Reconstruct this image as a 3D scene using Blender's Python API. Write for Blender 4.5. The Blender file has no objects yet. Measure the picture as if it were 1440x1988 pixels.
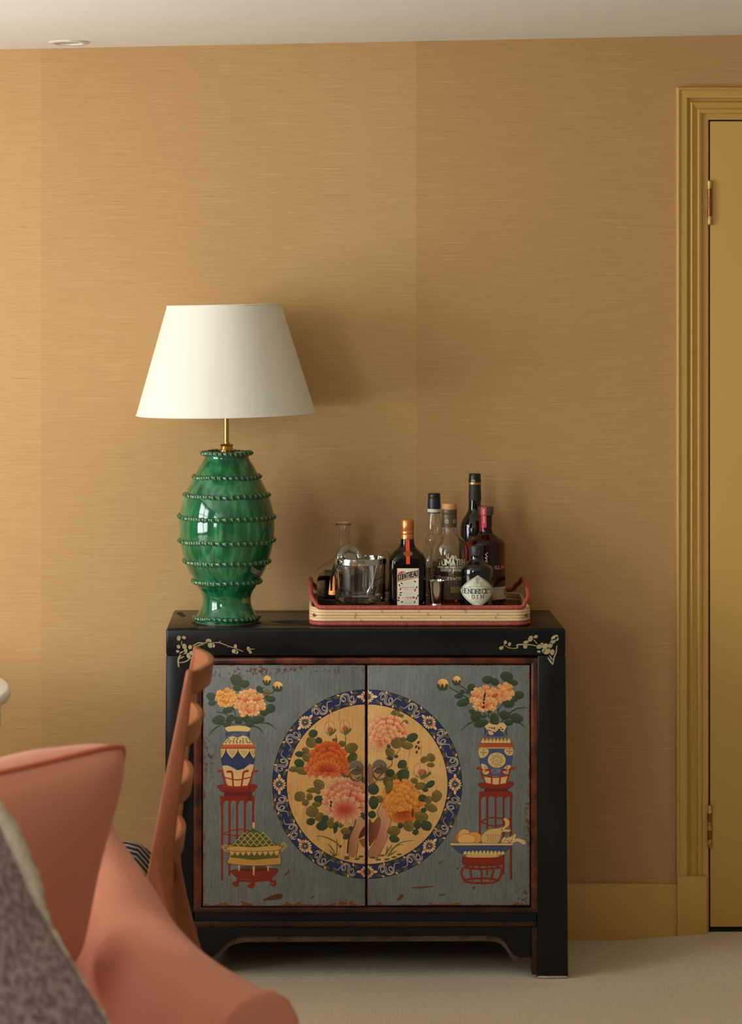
import bpy, bmesh, math, random
import numpy as np
from mathutils import Vector, Matrix
SC = bpy.context.scene; COL = SC.collection
random.seed(3)
# ---------------------------------------------------------------- frame of reference, camera
F, CX, CY, HC = 4738., -.159, -6.16, 1.616          # focal length in px of the 1440x1988 frame; camera x, y, height
def wx(px, d): return CX + (px - 580) * d / F       # d = distance from the camera plane
def wz(py, d): return HC - (py - 580) * d / F
def W(px, py, d): return Vector((wx(px, d), d + CY, wz(py, d)))
cam = bpy.data.cameras.new('camera'); co = bpy.data.objects.new('camera', cam); COL.objects.link(co); SC.camera = co
co.location = (CX, CY, HC); co.rotation_euler = (math.pi / 2, 0, 0)
cam.sensor_fit = 'AUTO'; cam.sensor_width = 36; cam.lens = F / 1988 * 36
cam.shift_x = (720 - 580) / 1988; cam.shift_y = -(994 - 580) / 1988
cam.dof.use_dof = True; cam.dof.focus_distance = 5.85; cam.dof.aperture_fstop = 4.0; cam.clip_start = .05
# ---------------------------------------------------------------- light: daylight through a left window, plus an added unseen fill opening
WY0, WY1, WZ0, WZ1 = -2.45, -.95, .68, 2.14          # first window opening
VY0, VY1, VZ0, VZ1 = -5.9, -4.0, .95, 2.14            # unseen opening nearer the camera, added for frontal fill
XL, XR, YF, YB = -2.45, 2.1, -7.7, 0.
wd = bpy.data.worlds.new('world'); SC.world = wd; wd.use_nodes = True
wd.node_tree.nodes['Background'].inputs[0].default_value = (.75, .85, 1, 1); wd.node_tree.nodes['Background'].inputs[1].default_value = .6
def area(name, loc, rot, sx, sy, power, col):
    l = bpy.data.lights.new(name, 'AREA'); l.shape = 'RECTANGLE'; l.size = sx; l.size_y = sy; l.energy = power; l.color = col
    o = bpy.data.objects.new(name, l); COL.objects.link(o); o.location = loc; o.rotation_euler = rot; return o
area('daylight_window', (XL - .16, (WY0 + WY1) / 2, (WZ0 + WZ1) / 2), (0, -math.pi / 2, 0), WZ1 - WZ0, WY1 - WY0, 104, (.93, .975, 1))
area('front_fill_light', (XL - .16, (VY0 + VY1) / 2, (VZ0 + VZ1) / 2), (0, -math.pi / 2, 0), VZ1 - VZ0, VY1 - VY0, 106, (.93, .975, 1))  # fill lamp added at the unseen opening to light the cabinet front
SC.view_settings.view_transform = 'Standard'; SC.view_settings.look = 'None'; SC.view_settings.gamma = 1; SC.view_settings.use_curve_mapping = False
SC.view_settings.exposure = -.32
SC.cycles.max_bounces = 14; SC.cycles.transmission_bounces = 14; SC.cycles.transparent_max_bounces = 12; SC.cycles.glossy_bounces = 6; SC.cycles.diffuse_bounces = 5
SC.cycles.caustics_reflective = False; SC.cycles.caustics_refractive = False; SC.cycles.sample_clamp_indirect = 6
# ---------------------------------------------------------------- helpers
def lin(c): return tuple((v / 255 / 12.92 if v / 255 <= .04045 else ((v / 255 + .055) / 1.055) ** 2.4) for v in c) + (1.,)
def link(nt, a, b): nt.links.new(a, b)
def mat(name, col, rough=.5, metal=0., noise=None, bump=None, coat=0., trans=0., ior=1.45, spec=.5, sheen=0.):
    """procedural principled material; noise = (colour2, scale xyz, detail, contrast) ; bump = (strength, scale xyz, distance)"""
    m = bpy.data.materials.new(name); m.use_nodes = True; nt = m.node_tree; b = nt.nodes['Principled BSDF']
    b.inputs['Base Color'].default_value = lin(col); b.inputs['Roughness'].default_value = rough; b.inputs['Metallic'].default_value = metal
    b.inputs['Coat Weight'].default_value = coat; b.inputs['Coat Roughness'].default_value = .06; b.inputs['Transmission Weight'].default_value = trans
    b.inputs['IOR'].default_value = ior; b.inputs['Specular IOR Level'].default_value = spec; b.inputs['Sheen Weight'].default_value = sheen
    if noise or bump:
        tc = nt.nodes.new('ShaderNodeTexCoord')
    def nz(scale, detail):
        mp = nt.nodes.new('ShaderNodeMapping'); mp.inputs['Scale'].default_value = scale; link(nt, tc.outputs['Object'], mp.inputs[0])
        n = nt.nodes.new('ShaderNodeTexNoise'); n.inputs['Scale'].default_value = 1; n.inputs['Detail'].default_value = detail; n.inputs['Roughness'].default_value = .6
        link(nt, mp.outputs[0], n.inputs['Vector']); return n
    if noise:
        n = nz(noise[1], noise[2]); r = nt.nodes.new('ShaderNodeValToRGB'); k = noise[3]
        r.color_ramp.elements[0].position = .5 - k; r.color_ramp.elements[1].position = .5 + k
        r.color_ramp.elements[0].color = lin(col); r.color_ramp.elements[1].color = lin(noise[0])
        link(nt, n.outputs['Fac'], r.inputs[0]); link(nt, r.outputs[0], b.inputs['Base Color'])
    if bump:
        n = nz(bump[1], 3); bp = nt.nodes.new('ShaderNodeBump'); bp.inputs['Strength'].default_value = bump[0]; bp.inputs['Distance'].default_value = bump[2]
        link(nt, n.outputs['Fac'], bp.inputs['Height']); link(nt, bp.outputs[0], b.inputs['Normal'])
    return m
def pmat(name, arr, rough=.5, coat=0., spec=.5):
    """material whose colour is a picture drawn by this script (flat print)"""
    h, w = arr.shape[:2]; im = bpy.data.images.new(name, w, h); px = np.ones((h, w, 4), np.float32); px[..., :3] = arr[::-1]
    im.pixels.foreach_set(px.ravel()); im.update(); im.pack()
    m = mat(name, (128, 128, 128), rough, coat=coat, spec=spec); nt = m.node_tree; t = nt.nodes.new('ShaderNodeTexImage'); t.image = im; t.extension = 'EXTEND'
    link(nt, t.outputs[0], nt.nodes['Principled BSDF'].inputs['Base Color']); return m
def tag(o, label, cat, group=None):
    o['label'] = label; o['category'] = cat
    if group: o['group'] = group
    return o
def thing(name, loc, label, cat, group=None, rz=0.):
    o = bpy.data.objects.new(name, None); o.empty_display_size = .05; COL.objects.link(o); o.location = loc; o.rotation_euler = (0, 0, rz); return tag(o, label, cat, group)
def mesh(name, v, f, m, par=None, smooth=True, uv=None, angle=40, loc=None):
    me = bpy.data.meshes.new(name); me.from_pydata([tuple(p) for p in v], [], [tuple(q) for q in f]); me.update()
    bm = bmesh.new(); bm.from_mesh(me)
    if uv is None: bmesh.ops.remove_doubles(bm, verts=bm.verts, dist=1e-6); bmesh.ops.recalc_face_normals(bm, faces=bm.faces)
    if smooth:
        for fc in bm.faces: fc.smooth = True
        for e in bm.edges:
            if len(e.link_faces) == 2 and e.calc_face_angle(0) > math.radians(angle): e.smooth = False
    bm.to_mesh(me); bm.free()
    if uv is not None:
        l = me.uv_layers.new(name='uv')
        for lp in me.loops: l.data[lp.index].uv = uv[lp.vertex_index]
    return obj(name, me, m, par, loc)
def obj(name, me, m, par=None, loc=None):
    o = bpy.data.objects.new(name, me); COL.objects.link(o)
    if m is not None and not me.materials: me.materials.append(m)
    if par is not None:                     # geometry is given in world coordinates: take it into the parent's frame
        bpy_loc = Matrix.Identity(4); p = par; mw = Matrix.Identity(4)
        while p is not None: mw = Matrix.LocRotScale(p.location, p.rotation_euler, p.scale) @ mw; p = p.parent
        me.transform(mw.inverted()); o.parent = par
    elif loc is not None: me.transform(Matrix.Translation(-Vector(loc))); o.location = loc
    return o
def bevelled(name, v, f, m, par=None, w=.003, seg=2, uvf=None, loc=None):
    me = bpy.data.meshes.new(name); bm = bmesh.new(); vs = [bm.verts.new(p) for p in v]
    for q in f: bm.faces.new([vs[i] for i in q])
    bmesh.ops.recalc_face_normals(bm, faces=bm.faces)
    if w: bmesh.ops.bevel(bm, geom=[e for e in bm.edges if e.calc_face_angle(0) > .6], offset=w, segments=seg, affect='EDGES', profile=.5, clamp_overlap=True)
    for fc in bm.faces: fc.smooth = True
    for e in bm.edges:
        if len(e.link_faces) == 2 and e.calc_face_angle(0) > .7: e.smooth = False
    bm.to_mesh(me); bm.free()
    if uvf:
        l = me.uv_layers.new(name='uv')
        for lp in me.loops: l.data[lp.index].uv = uvf(me.vertices[lp.vertex_index].co)
    return obj(name, me, m, par, loc)
BF = [(0, 1, 3, 2), (4, 6, 7, 5), (0, 4, 5, 1), (2, 3, 7, 6), (0, 2, 6, 4), (1, 5, 7, 3)]
def box(name, x0, x1, y0, y1, z0, z1, m, par=None, w=.003, seg=2, uvf=None, loc=None):
    return bevelled(name, [(x, y, z) for x in (x0, x1) for y in (y0, y1) for z in (z0, z1)], BF, m, par, w, seg, uvf, loc)
def prism(name, pts, axis, a, b, m, par=None, w=.002, loc=None):
    """extrude a 2D outline; axis 'y': pts are (x,z) between y=a..b; 'z': (x,y); 'x': (y,z)"""
    mk = {'y': lambda p, t: (p[0], t, p[1]), 'z': lambda p, t: (p[0], p[1], t), 'x': lambda p, t: (t, p[0], p[1])}[axis]
    n = len(pts); v = [mk(p, a) for p in pts] + [mk(p, b) for p in pts]
    f = [tuple(range(n)), tuple(range(2 * n - 1, n - 1, -1))] + [(i, (i + 1) % n, n + (i + 1) % n, n + i) for i in range(n)]
    return bevelled(name, v, f, m, par, w, 2, None, loc)
def lathe(name, prof, cx, cy, m, par=None, seg=48, sq=None, cap=True, angle=35, loc=None, tilt=None):
    """prof = [(r, z)]; sq = list of superellipse exponents per ring; depth factor for squares handled by sq tuple (n, ky)"""
    v, f = [], []
    for i, (r, z) in enumerate(prof):
        n, ky = sq[i] if sq else (2, 1)
        for k in range(seg):
            a = 2 * math.pi * k / seg; c, s = math.cos(a), math.sin(a)
            x = math.copysign(abs(c) ** (2 / n), c) * r; y = math.copysign(abs(s) ** (2 / n), s) * r * ky
            v.append((cx + x, cy + y, z))
    for i in range(len(prof) - 1):
        for k in range(seg): f.append((i * seg + k, i * seg + (k + 1) % seg, (i + 1) * seg + (k + 1) % seg, (i + 1) * seg + k))
    if cap:
        if prof[0][0] > 1e-5: f.append(tuple(range(seg - 1, -1, -1)))
        if prof[-1][0] > 1e-5: f.append(tuple((len(prof) - 1) * seg + k for k in range(seg)))
    if tilt: M = Matrix.Translation(tilt[0]) @ Matrix.Rotation(tilt[1], 4, 'Y') @ Matrix.Translation(-Vector(tilt[0])); v = [M @ Vector(p) for p in v]
    return mesh(name, v, f, m, par, True, None, angle, loc)
def sm3(pts, closed=False, n=6):
    p = [np.array(q, float) for q in pts]; m = len(p); out = []
    for i in range(m if closed else m - 1):
        if closed: a, b, c, d = p[i - 1], p[i], p[(i + 1) % m], p[(i + 2) % m]
        else: a, b, c, d = p[max(i - 1, 0)], p[i], p[i + 1], p[min(i + 2, m - 1)]
        for k in range(n):
            t = k / n; out.append(.5 * ((2 * b) + (c - a) * t + (2 * a - 5 * b + 4 * c - d) * t * t + (3 * b - a - 3 * c + d) * t ** 3))
    if not closed: out.append(p[-1])
    return [Vector(q) for q in out]
def tube_data(path, r, seg=10, closed=False, flat=(1., 1.), up=None):
    P = [Vector(p) for p in path]; n = len(P); v, f = [], []
    rs = [r] * n if not hasattr(r, '__len__') else [float(np.interp(i / (n - 1), np.linspace(0, 1, len(r)), r)) for i in range(n)]
    T = [((P[(i + 1) % n] - P[i - 1]) if closed else (P[min(i + 1, n - 1)] - P[max(i - 1, 0)])).normalized() for i in range(n)]
    u = Vector(up) if up else (Vector((0, 0, 1)) if abs(T[0].z) < .9 else Vector((1, 0, 0)))
    for i in range(n):
        s = T[i].cross(u); s.normalize(); u2 = s.cross(T[i]); u2.normalize()
        if not up: u = u2
        for k in range(seg):
            a = 2 * math.pi * k / seg; v.append(P[i] + s * (math.cos(a) * rs[i] * flat[0]) + u2 * (math.sin(a) * rs[i] * flat[1]))
    for i in range(n if closed else n - 1):
        j = (i + 1) % n
        for k in range(seg): f.append((i * seg + k, i * seg + (k + 1) % seg, j * seg + (k + 1) % seg, j * seg + k))
    if not closed: f.append(tuple(range(seg - 1, -1, -1))); f.append(tuple((n - 1) * seg + k for k in range(seg)))
    return v, f
def tube(name, path, r, m, par=None, seg=10, closed=False, flat=(1., 1.), up=None, loc=None):
    v, f = tube_data(path, r, seg, closed, flat, up); return mesh(name, v, f, m, par, True, None, 50, loc)
def ribbons(name, lines, w, surf, m, par, eps=0.):
    """flat printed strokes: polylines in (u, v) metres laid on a surface function"""
    v, f = [], []
    for pl in lines:
        for a, b in zip(pl[:-1], pl[1:]):
            dx, dy = b[0] - a[0], b[1] - a[1]; l = math.hypot(dx, dy) or 1; ex, ey = dx / l * w * .4, dy / l * w * .4; nx, ny = -dy / l * w / 2, dx / l * w / 2
            N = max(1, int(l / .004)); i0 = len(v)
            for k in range(N + 1):
                t = k / N; px, py = a[0] - ex + (dx + 2 * ex) * t, a[1] - ey + (dy + 2 * ey) * t
                v += [surf(px + nx, py + ny), surf(px - nx, py - ny)]
            f += [(i0 + 2 * k, i0 + 2 * k + 1, i0 + 2 * k + 3, i0 + 2 * k + 2) for k in range(N)]
    return mesh(name, v, f, m, par, False)
def cyl_patch(name, cx, cy, r, a0, a1, z0, z1, m, par, n=24, rt=None, shape=None, nz=1):
    """label wrapped round a bottle; angle 0 faces the camera, + to the right. shape(v)->half-width factor"""
    v, f, uv = [], [], []
    for j in range(nz + 1):
        t = j / nz; rr = r + ((rt if rt is not None else r) - r) * t; k = shape(t) if shape else 1
        for i in range(n + 1):
            s = .5 + (i / n - .5) * k; a = a0 + (a1 - a0) * s; v.append((cx + rr * math.sin(a), cy - rr * math.cos(a), z0 + (z1 - z0) * t)); uv.append((s, t))
    for j in range(nz):
        for i in range(n): b = j * (n + 1) + i; f.append((b, b + 1, b + n + 2, b + n + 1))
    return mesh(name, v, f, m, par, True, uv)

def adopt(o, par):
    """parent o, whose data are in world coordinates, keeping it in place"""
    mw = Matrix.Identity(4); p = par
    while p is not None: mw = Matrix.LocRotScale(p.location, p.rotation_euler, p.scale) @ mw; p = p.parent
    o.data.transform(mw.inverted()); o.parent = par; return o
# ---------------------------------------------------------------- painter: draws flat print (door paintings, labels) into arrays
def cr(pts, closed=True, n=4):
    """Catmull-Rom smoothing of a list of 2D points."""
    p = np.asarray(pts, float); m = len(p); out = []
    rng = range(m) if closed else range(m - 1)
    for i in rng:
        if closed: a, b, c, d = p[i - 1], p[i], p[(i + 1) % m], p[(i + 2) % m]
        else: a, b, c, d = p[max(i - 1, 0)], p[i], p[i + 1], p[min(i + 2, m - 1)]
        for k in range(n):
            t = k / n
            out.append(.5 * ((2 * b) + (c - a) * t + (2 * a - 5 * b + 4 * c - d) * t * t + (3 * b - a - 3 * c + d) * t ** 3))
    if not closed: out.append(p[-1])
    return np.array(out)

GLYPH = {'A': '00 26 40|12 32', 'B': '00 06 26 35 34 23 03|23 32 31 20 00', 'C': '41 30 10 01 05 16 36 45', 'D': '00 06 26 45 41 20 00',
 'E': '40 00 06 46|03 33', 'F': '00 06 46|03 33', 'G': '45 36 16 05 01 10 30 41 43 23', 'H': '00 06|40 46|03 43', 'I': '20 26',
 'J': '01 10 20 31 36', 'K': '00 06|46 03 40', 'L': '06 00 40', 'M': '00 06 22 46 40', 'N': '00 06 40 46', 'O': '10 01 05 16 36 45 41 30 10',
 'P': '00 06 36 45 44 33 03', 'Q': '10 01 05 16 36 45 41 30 10|22 40', 'R': '00 06 36 45 44 33 03|23 40', 'S': '01 10 30 41 42 33 13 04 05 16 36 45',
 'T': '20 26|06 46', 'U': '06 01 10 30 41 46', 'V': '06 20 46', 'W': '06 10 24 30 46', 'X': '00 46|06 40', 'Y': '06 23 46|23 20', 'Z': '06 46 00 40',
 "'": '26 24', '.': '20 21', '1': '14 26 20', '8': '13 04 05 16 36 45 44 33 13 02 01 10 30 41 42 33', '4': '30 36 02 42', '9': '01 10 30 41 45 36 16 05 04 13 33 44',
 '7': '06 46 10', '0': '10 01 05 16 36 45 41 30 10', '5': '01 10 30 41 42 33 03 06 46', '3': '01 10 30 41 42 33 13|33 44 45 36 16 05', '2': '05 16 36 45 44 00 40', '%': '00 46|05 16|30 41', '-': '13 33'}

def text_lines(txt, x, y, h, wf=.62, gap=.28, serif=False, slant=0., rise=0.):
    """Polylines (y up) of a word; x,y lower left corner, h cap height."""
    res = []; cx = x
    for ch in txt:
        if ch == ' ': cx += h * .5; continue
        w = h * wf * (.35 if ch in "'.I" else 1.25 if ch in 'MW' else 1.)
        for part in GLYPH.get(ch, '').split('|'):
            pl = [((cx + ((int(q[0]) - (2 if ch in "'.I" else 0)) / 4 * w)) + slant * int(q[1]) / 6 * h, int(q[1]) / 6 * h + y + rise * (cx - x)) for q in part.split()]
            res.append(pl)
            if serif and len(pl) >= 2 and ch not in "'.SCGO":
                for e, f in ((pl[0], pl[1]), (pl[-1], pl[-2])):
                    if abs(e[0] - f[0]) < h * .3 and abs(e[1] - f[1]) > h * .3: res.append([(e[0] - h * .13, e[1]), (e[0] + h * .13, e[1])])
        cx += w + h * gap
    return res, cx - h * gap

class Paint:
    def __init__(s, x0, y0, w, h, S, bg):
        s.x0, s.y0, s.S = x0, y0, S; s.W, s.H = int(w * S), int(h * S)
        s.img = np.empty((s.H, s.W, 3), np.float32); s.img[:] = np.array(bg) / 255.
        s.at(0, 0, 1); s.r = np.random.RandomState(7)
    def at(s, ox, oy, k): s.ox, s.oy, s.k = ox, oy, k; return s
    def T(s, p):
        p = np.atleast_2d(np.asarray(p, float))
        return np.stack([(s.ox + p[:, 0] / s.k - s.x0) * s.S, (s.oy + p[:, 1] / s.k - s.y0) * s.S], 1)
    def L(s, v): return v / s.k * s.S
    def box(s, q, pad):
        a = max(int(q[:, 0].min() - pad), 0); b = min(int(q[:, 0].max() + pad) + 2, s.W)
        c = max(int(q[:, 1].min() - pad), 0); d = min(int(q[:, 1].max() + pad) + 2, s.H)
        if a >= b or c >= d: return None
        Y, X = np.mgrid[c:d, a:b].astype(np.float32) + .5
        return (slice(c, d), slice(a, b)), X, Y
    def put(s, sl, m, col):
        if not isinstance(col, np.ndarray): col = np.array(col, np.float32) / 255.
        s.img[sl] += (col - s.img[sl]) * m[..., None]
    def sdf(s, q, X, Y):
        d = np.full(X.shape, 1e9, np.float32); ins = np.zeros(X.shape, bool)
        for i in range(len(q)):
            ax, ay = q[i - 1]; bx, by = q[i]; ex, ey = bx - ax, by - ay
            t = np.clip(((X - ax) * ex + (Y - ay) * ey) / (ex * ex + ey * ey + 1e-9), 0, 1)
            d = np.minimum(d, (X - ax - t * ex) ** 2 + (Y - ay - t * ey) ** 2)
            if ay != by: ins ^= ((ay > Y) != (by > Y)) & (X < (bx - ax) * (Y - ay) / (by - ay) + ax)
        return np.where(ins, -1, 1) * np.sqrt(d)
    def poly(s, pts, col, a=1., line=None, lw=0, g=None, sm=True, soft=.6, la=.8):
        q = s.T(cr(pts) if sm else pts); bb = s.box(q, 3 + soft * 2)
        if bb is None: return
        sl, X, Y = bb; d = s.sdf(q, X, Y); m = np.clip(.5 - d / (2 * soft), 0, 1) * a
        if g is not None:
            p0, p1 = s.T([g[0], g[1]]); e = p1 - p0
            t = np.clip(((X - p0[0]) * e[0] + (Y - p0[1]) * e[1]) / (e @ e + 1e-9), 0, 1)[..., None]
            c0 = np.array(col, np.float32) / 255.; c1 = np.array(g[2], np.float32) / 255.
            s.put(sl, m, c0 + (c1 - c0) * t ** (g[3] if len(g) > 3 else 1))
        else: s.put(sl, m, col)
        if line is not None: s.put(sl, np.clip(s.L(lw) / 2 + .5 - np.abs(d), 0, 1) * la, line)
    def ell(s, cx, cy, rx, ry, col, ang=0, a=1., line=None, lw=0, g=None, soft=.6):
        t = np.linspace(0, 2 * np.pi, 18, endpoint=False); c, n = math.cos(math.radians(ang)), math.sin(math.radians(ang))
        s.poly([(cx + rx * math.cos(i) * c - ry * math.sin(i) * n, cy + rx * math.cos(i) * n + ry * math.sin(i) * c) for i in t], col, a, line, lw, g, True, soft)
    def line(s, pts, w, col, a=1., sm=True, soft=.5):
        p = np.asarray(pts, float); q = s.T(cr(p, False) if sm and len(p) > 2 else p)
        ws = np.interp(np.linspace(0, 1, len(q)), np.linspace(0, 1, len(np.atleast_1d(w))), np.atleast_1d(w)) if np.ndim(w) else np.full(len(q), w)
        ws = s.L(ws) / 2; bb = s.box(q, ws.max() + 2)
        if bb is None: return
        sl, X, Y = bb; d = np.full(X.shape, 1e9, np.float32)
        for i in range(len(q) - 1):
            ax, ay = q[i]; ex, ey = q[i + 1] - q[i]
            t = np.clip(((X - ax) * ex + (Y - ay) * ey) / (ex * ex + ey * ey + 1e-9), 0, 1)
            d = np.minimum(d, np.hypot(X - ax - t * ex, Y - ay - t * ey) - (ws[i] + (ws[i + 1] - ws[i]) * t))
        s.put(sl, np.clip(.5 - d / (2 * soft), 0, 1) * a, col)
    def text(s, txt, x, y, h, w, col, **kw):
        """x,y = lower left in painter coordinates (y down)."""
        for pl in text_lines(txt, 0, 0, h, **kw)[0]: s.line([(x + a, y - b) for a, b in pl], w, col, sm=False)
    def noise(s, fx, fy, seed, oct=3):
        """value noise at fx,fy cells over the canvas, 0..1"""
        r = np.random.RandomState(seed); out = np.zeros((s.H, s.W), np.float32); amp = 1; tot = 0
        for o in range(oct):
            nx, ny = int(fx * 2 ** o) + 2, int(fy * 2 ** o) + 2; gr = r.rand(ny, nx).astype(np.float32)
            yy = np.linspace(0, ny - 1.001, s.H); xx = np.linspace(0, nx - 1.001, s.W); yi, xi = yy.astype(int), xx.astype(int)
            ty, tx = (yy - yi)[:, None], (xx - xi)[None]; ty = ty * ty * (3 - 2 * ty); tx = tx * tx * (3 - 2 * tx)
            A = gr[yi][:, xi]; B = gr[yi][:, xi + 1]; C = gr[yi + 1][:, xi]; D = gr[yi + 1][:, xi + 1]
            out += amp * ((A * (1 - tx) + B * tx) * (1 - ty) + (C * (1 - tx) + D * tx) * ty); tot += amp; amp *= .55
        return out / tot
    # ---- motifs
    def leaf(s, cx, cy, rx, ry, ang=0, kind=0, vein=True):
        c0, c1, ln = [((46, 60, 38), (66, 82, 48), (24, 32, 22)), ((104, 88, 34), (132, 112, 48), (58, 46, 20)), ((70, 76, 36), (96, 100, 46), (38, 42, 22))][kind]
        ca, sa = math.cos(math.radians(ang)), math.sin(math.radians(ang))
        f = lambda u, v: (cx + u * rx * ca - v * ry * sa, cy + u * rx * sa + v * ry * ca)
        j = lambda: 1 + s.r.uniform(-.07, .07)
        s.poly([f(-1.02, 0), f(-.8 * j(), -.62 * j()), f(-.25 * j(), -1.0 * j()), f(.4 * j(), -.92 * j()), f(.88 * j(), -.5 * j()), f(1.0, .05), f(.84 * j(), .55 * j()), f(.35 * j(), .95 * j()), f(-.3 * j(), .98 * j()), f(-.8 * j(), .55 * j())],
               c0, 1, ln, .8 * s.k, g=(f(0, 1), f(0, -1), c1), la=.6)
        if vein and kind:
            s.line([f(-.95, 0), f(0, .06), f(.6, -.05)], [1. * s.k, .4 * s.k], ln, .6)
            for u in (-.4, .1): s.line([f(u, .04), f(u + .4, -.55)], .5 * s.k, ln, .3); s.line([f(u, .04), f(u + .4, .55)], .5 * s.k, ln, .3)
    def petal(s, bx, by, ang, Ln, Wd, c0, c1, ln, pw=1.):
        ca, sa = math.cos(ang), math.sin(ang); f = lambda u, v: (bx + u * Ln * ca - v * Wd * sa, by + u * Ln * sa + v * Wd * ca)
        j = lambda: s.r.uniform(-.05, .05)
        s.poly([f(0, -.2), f(.35, -.42), f(.7 + j(), -.52), f(.93 + j(), -.36), f(.84, -.2), f(1 + j(), -.12), f(1.03 + j(), .1), f(.86, .2), f(.94 + j(), .36), f(.7 + j(), .52), f(.35, .42), f(0, .2)],
               c0, 1, ln, .7 * s.k, g=(f(.1, 0), f(.95, 0), c1, pw), la=.5)
    def peony(s, cx, cy, rx, ry, base, tip, ln, seed, focus=(0, .35), sz=.42, rot=0., q=1.):
        s.r = np.random.RandomState(seed); fx, fy = cx + focus[0] * rx, cy + focus[1] * ry
        s.ell(cx, cy, rx * .8, ry * .8, base)
        for rad, n, l in ((1., 14, 1.1), (.78, 11, 1.05), (.56, 8, 1.), (.34, 6, .95), (.12, 3, .85)):
            n = max(3, int(n * q))
            for i in s.r.permutation(n):
                a = rot + 2 * math.pi * (i + .5 * (n % 2) + s.r.uniform(-.2, .2)) / n
                ex, ey = cx + (fx - cx) * (1 - rad) + rad * rx * math.cos(a), cy + (fy - cy) * (1 - rad) * .6 + rad * ry * math.sin(a)
                aa = math.atan2(ey - fy, ex - fx) if rad > .1 else -math.pi / 2 + s.r.uniform(-.5, .5)
                Ln = sz * (rx + ry) * .5 * l * s.r.uniform(.75, 1.2)
                bb = np.array(base) * s.r.uniform(.93, 1.07); tt = np.clip(np.array(tip) * s.r.uniform(.95, 1.05), 0, 255)
                s.petal(ex - Ln * math.cos(aa), ey - Ln * math.sin(aa), aa, Ln, Ln * s.r.uniform(.85, 1.25), bb, tt, ln, .75)
    def bud(s, cx, cy, rx, ry, ang=0, rose=False):
        c = (236, 190, 110)
        if rose:
            s.ell(cx, cy, rx, ry, (226, 176, 118), ang, 1, (150, 60, 40), .7 * s.k); s.ell(cx + rx * .1, cy + ry * .4, rx * .6, ry * .5, (200, 70, 45), ang, .75, soft=4)
            s.line([(cx - rx * .2, cy - ry * .8), (cx - rx * .1, cy), (cx + rx * .4, cy + ry * .5)], .7 * s.k, (150, 60, 40), .8)
            for u, v, l in ((-1, .35, .9), (-.15, .2, .8), (.5, .1, .8), (1.05, .2, .9)):
                s.poly([(cx + u * rx * 1.1, cy + ry * v), (cx + u * rx * 1.15 + rx * .12, cy + ry * (v + .4)), (cx + u * rx * .5 + rx * .12, cy + ry * 1.15), (cx, cy + ry * 1.45), (cx + u * rx * .3 - rx * .15, cy + ry * .95), (cx + u * rx * .9 - rx * .1, cy + ry * (v + .4))], (94, 100, 44))
        else:
            s.ell(cx, cy, rx, ry, (222, 120, 50), ang, 1, (90, 60, 25), .6 * s.k, g=((cx - rx * .4, cy + ry * .6), (cx + rx * .2, cy - ry * .4), c))
            for u in (-.75, -.1, .6): s.ell(cx + u * rx, cy + ry * (.5 - .15 * abs(u)), rx * .27, ry * .5, (56, 70, 36), u * 30)
            s.ell(cx, cy + ry * .85, rx * .8, ry * .28, (50, 64, 34))

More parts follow.
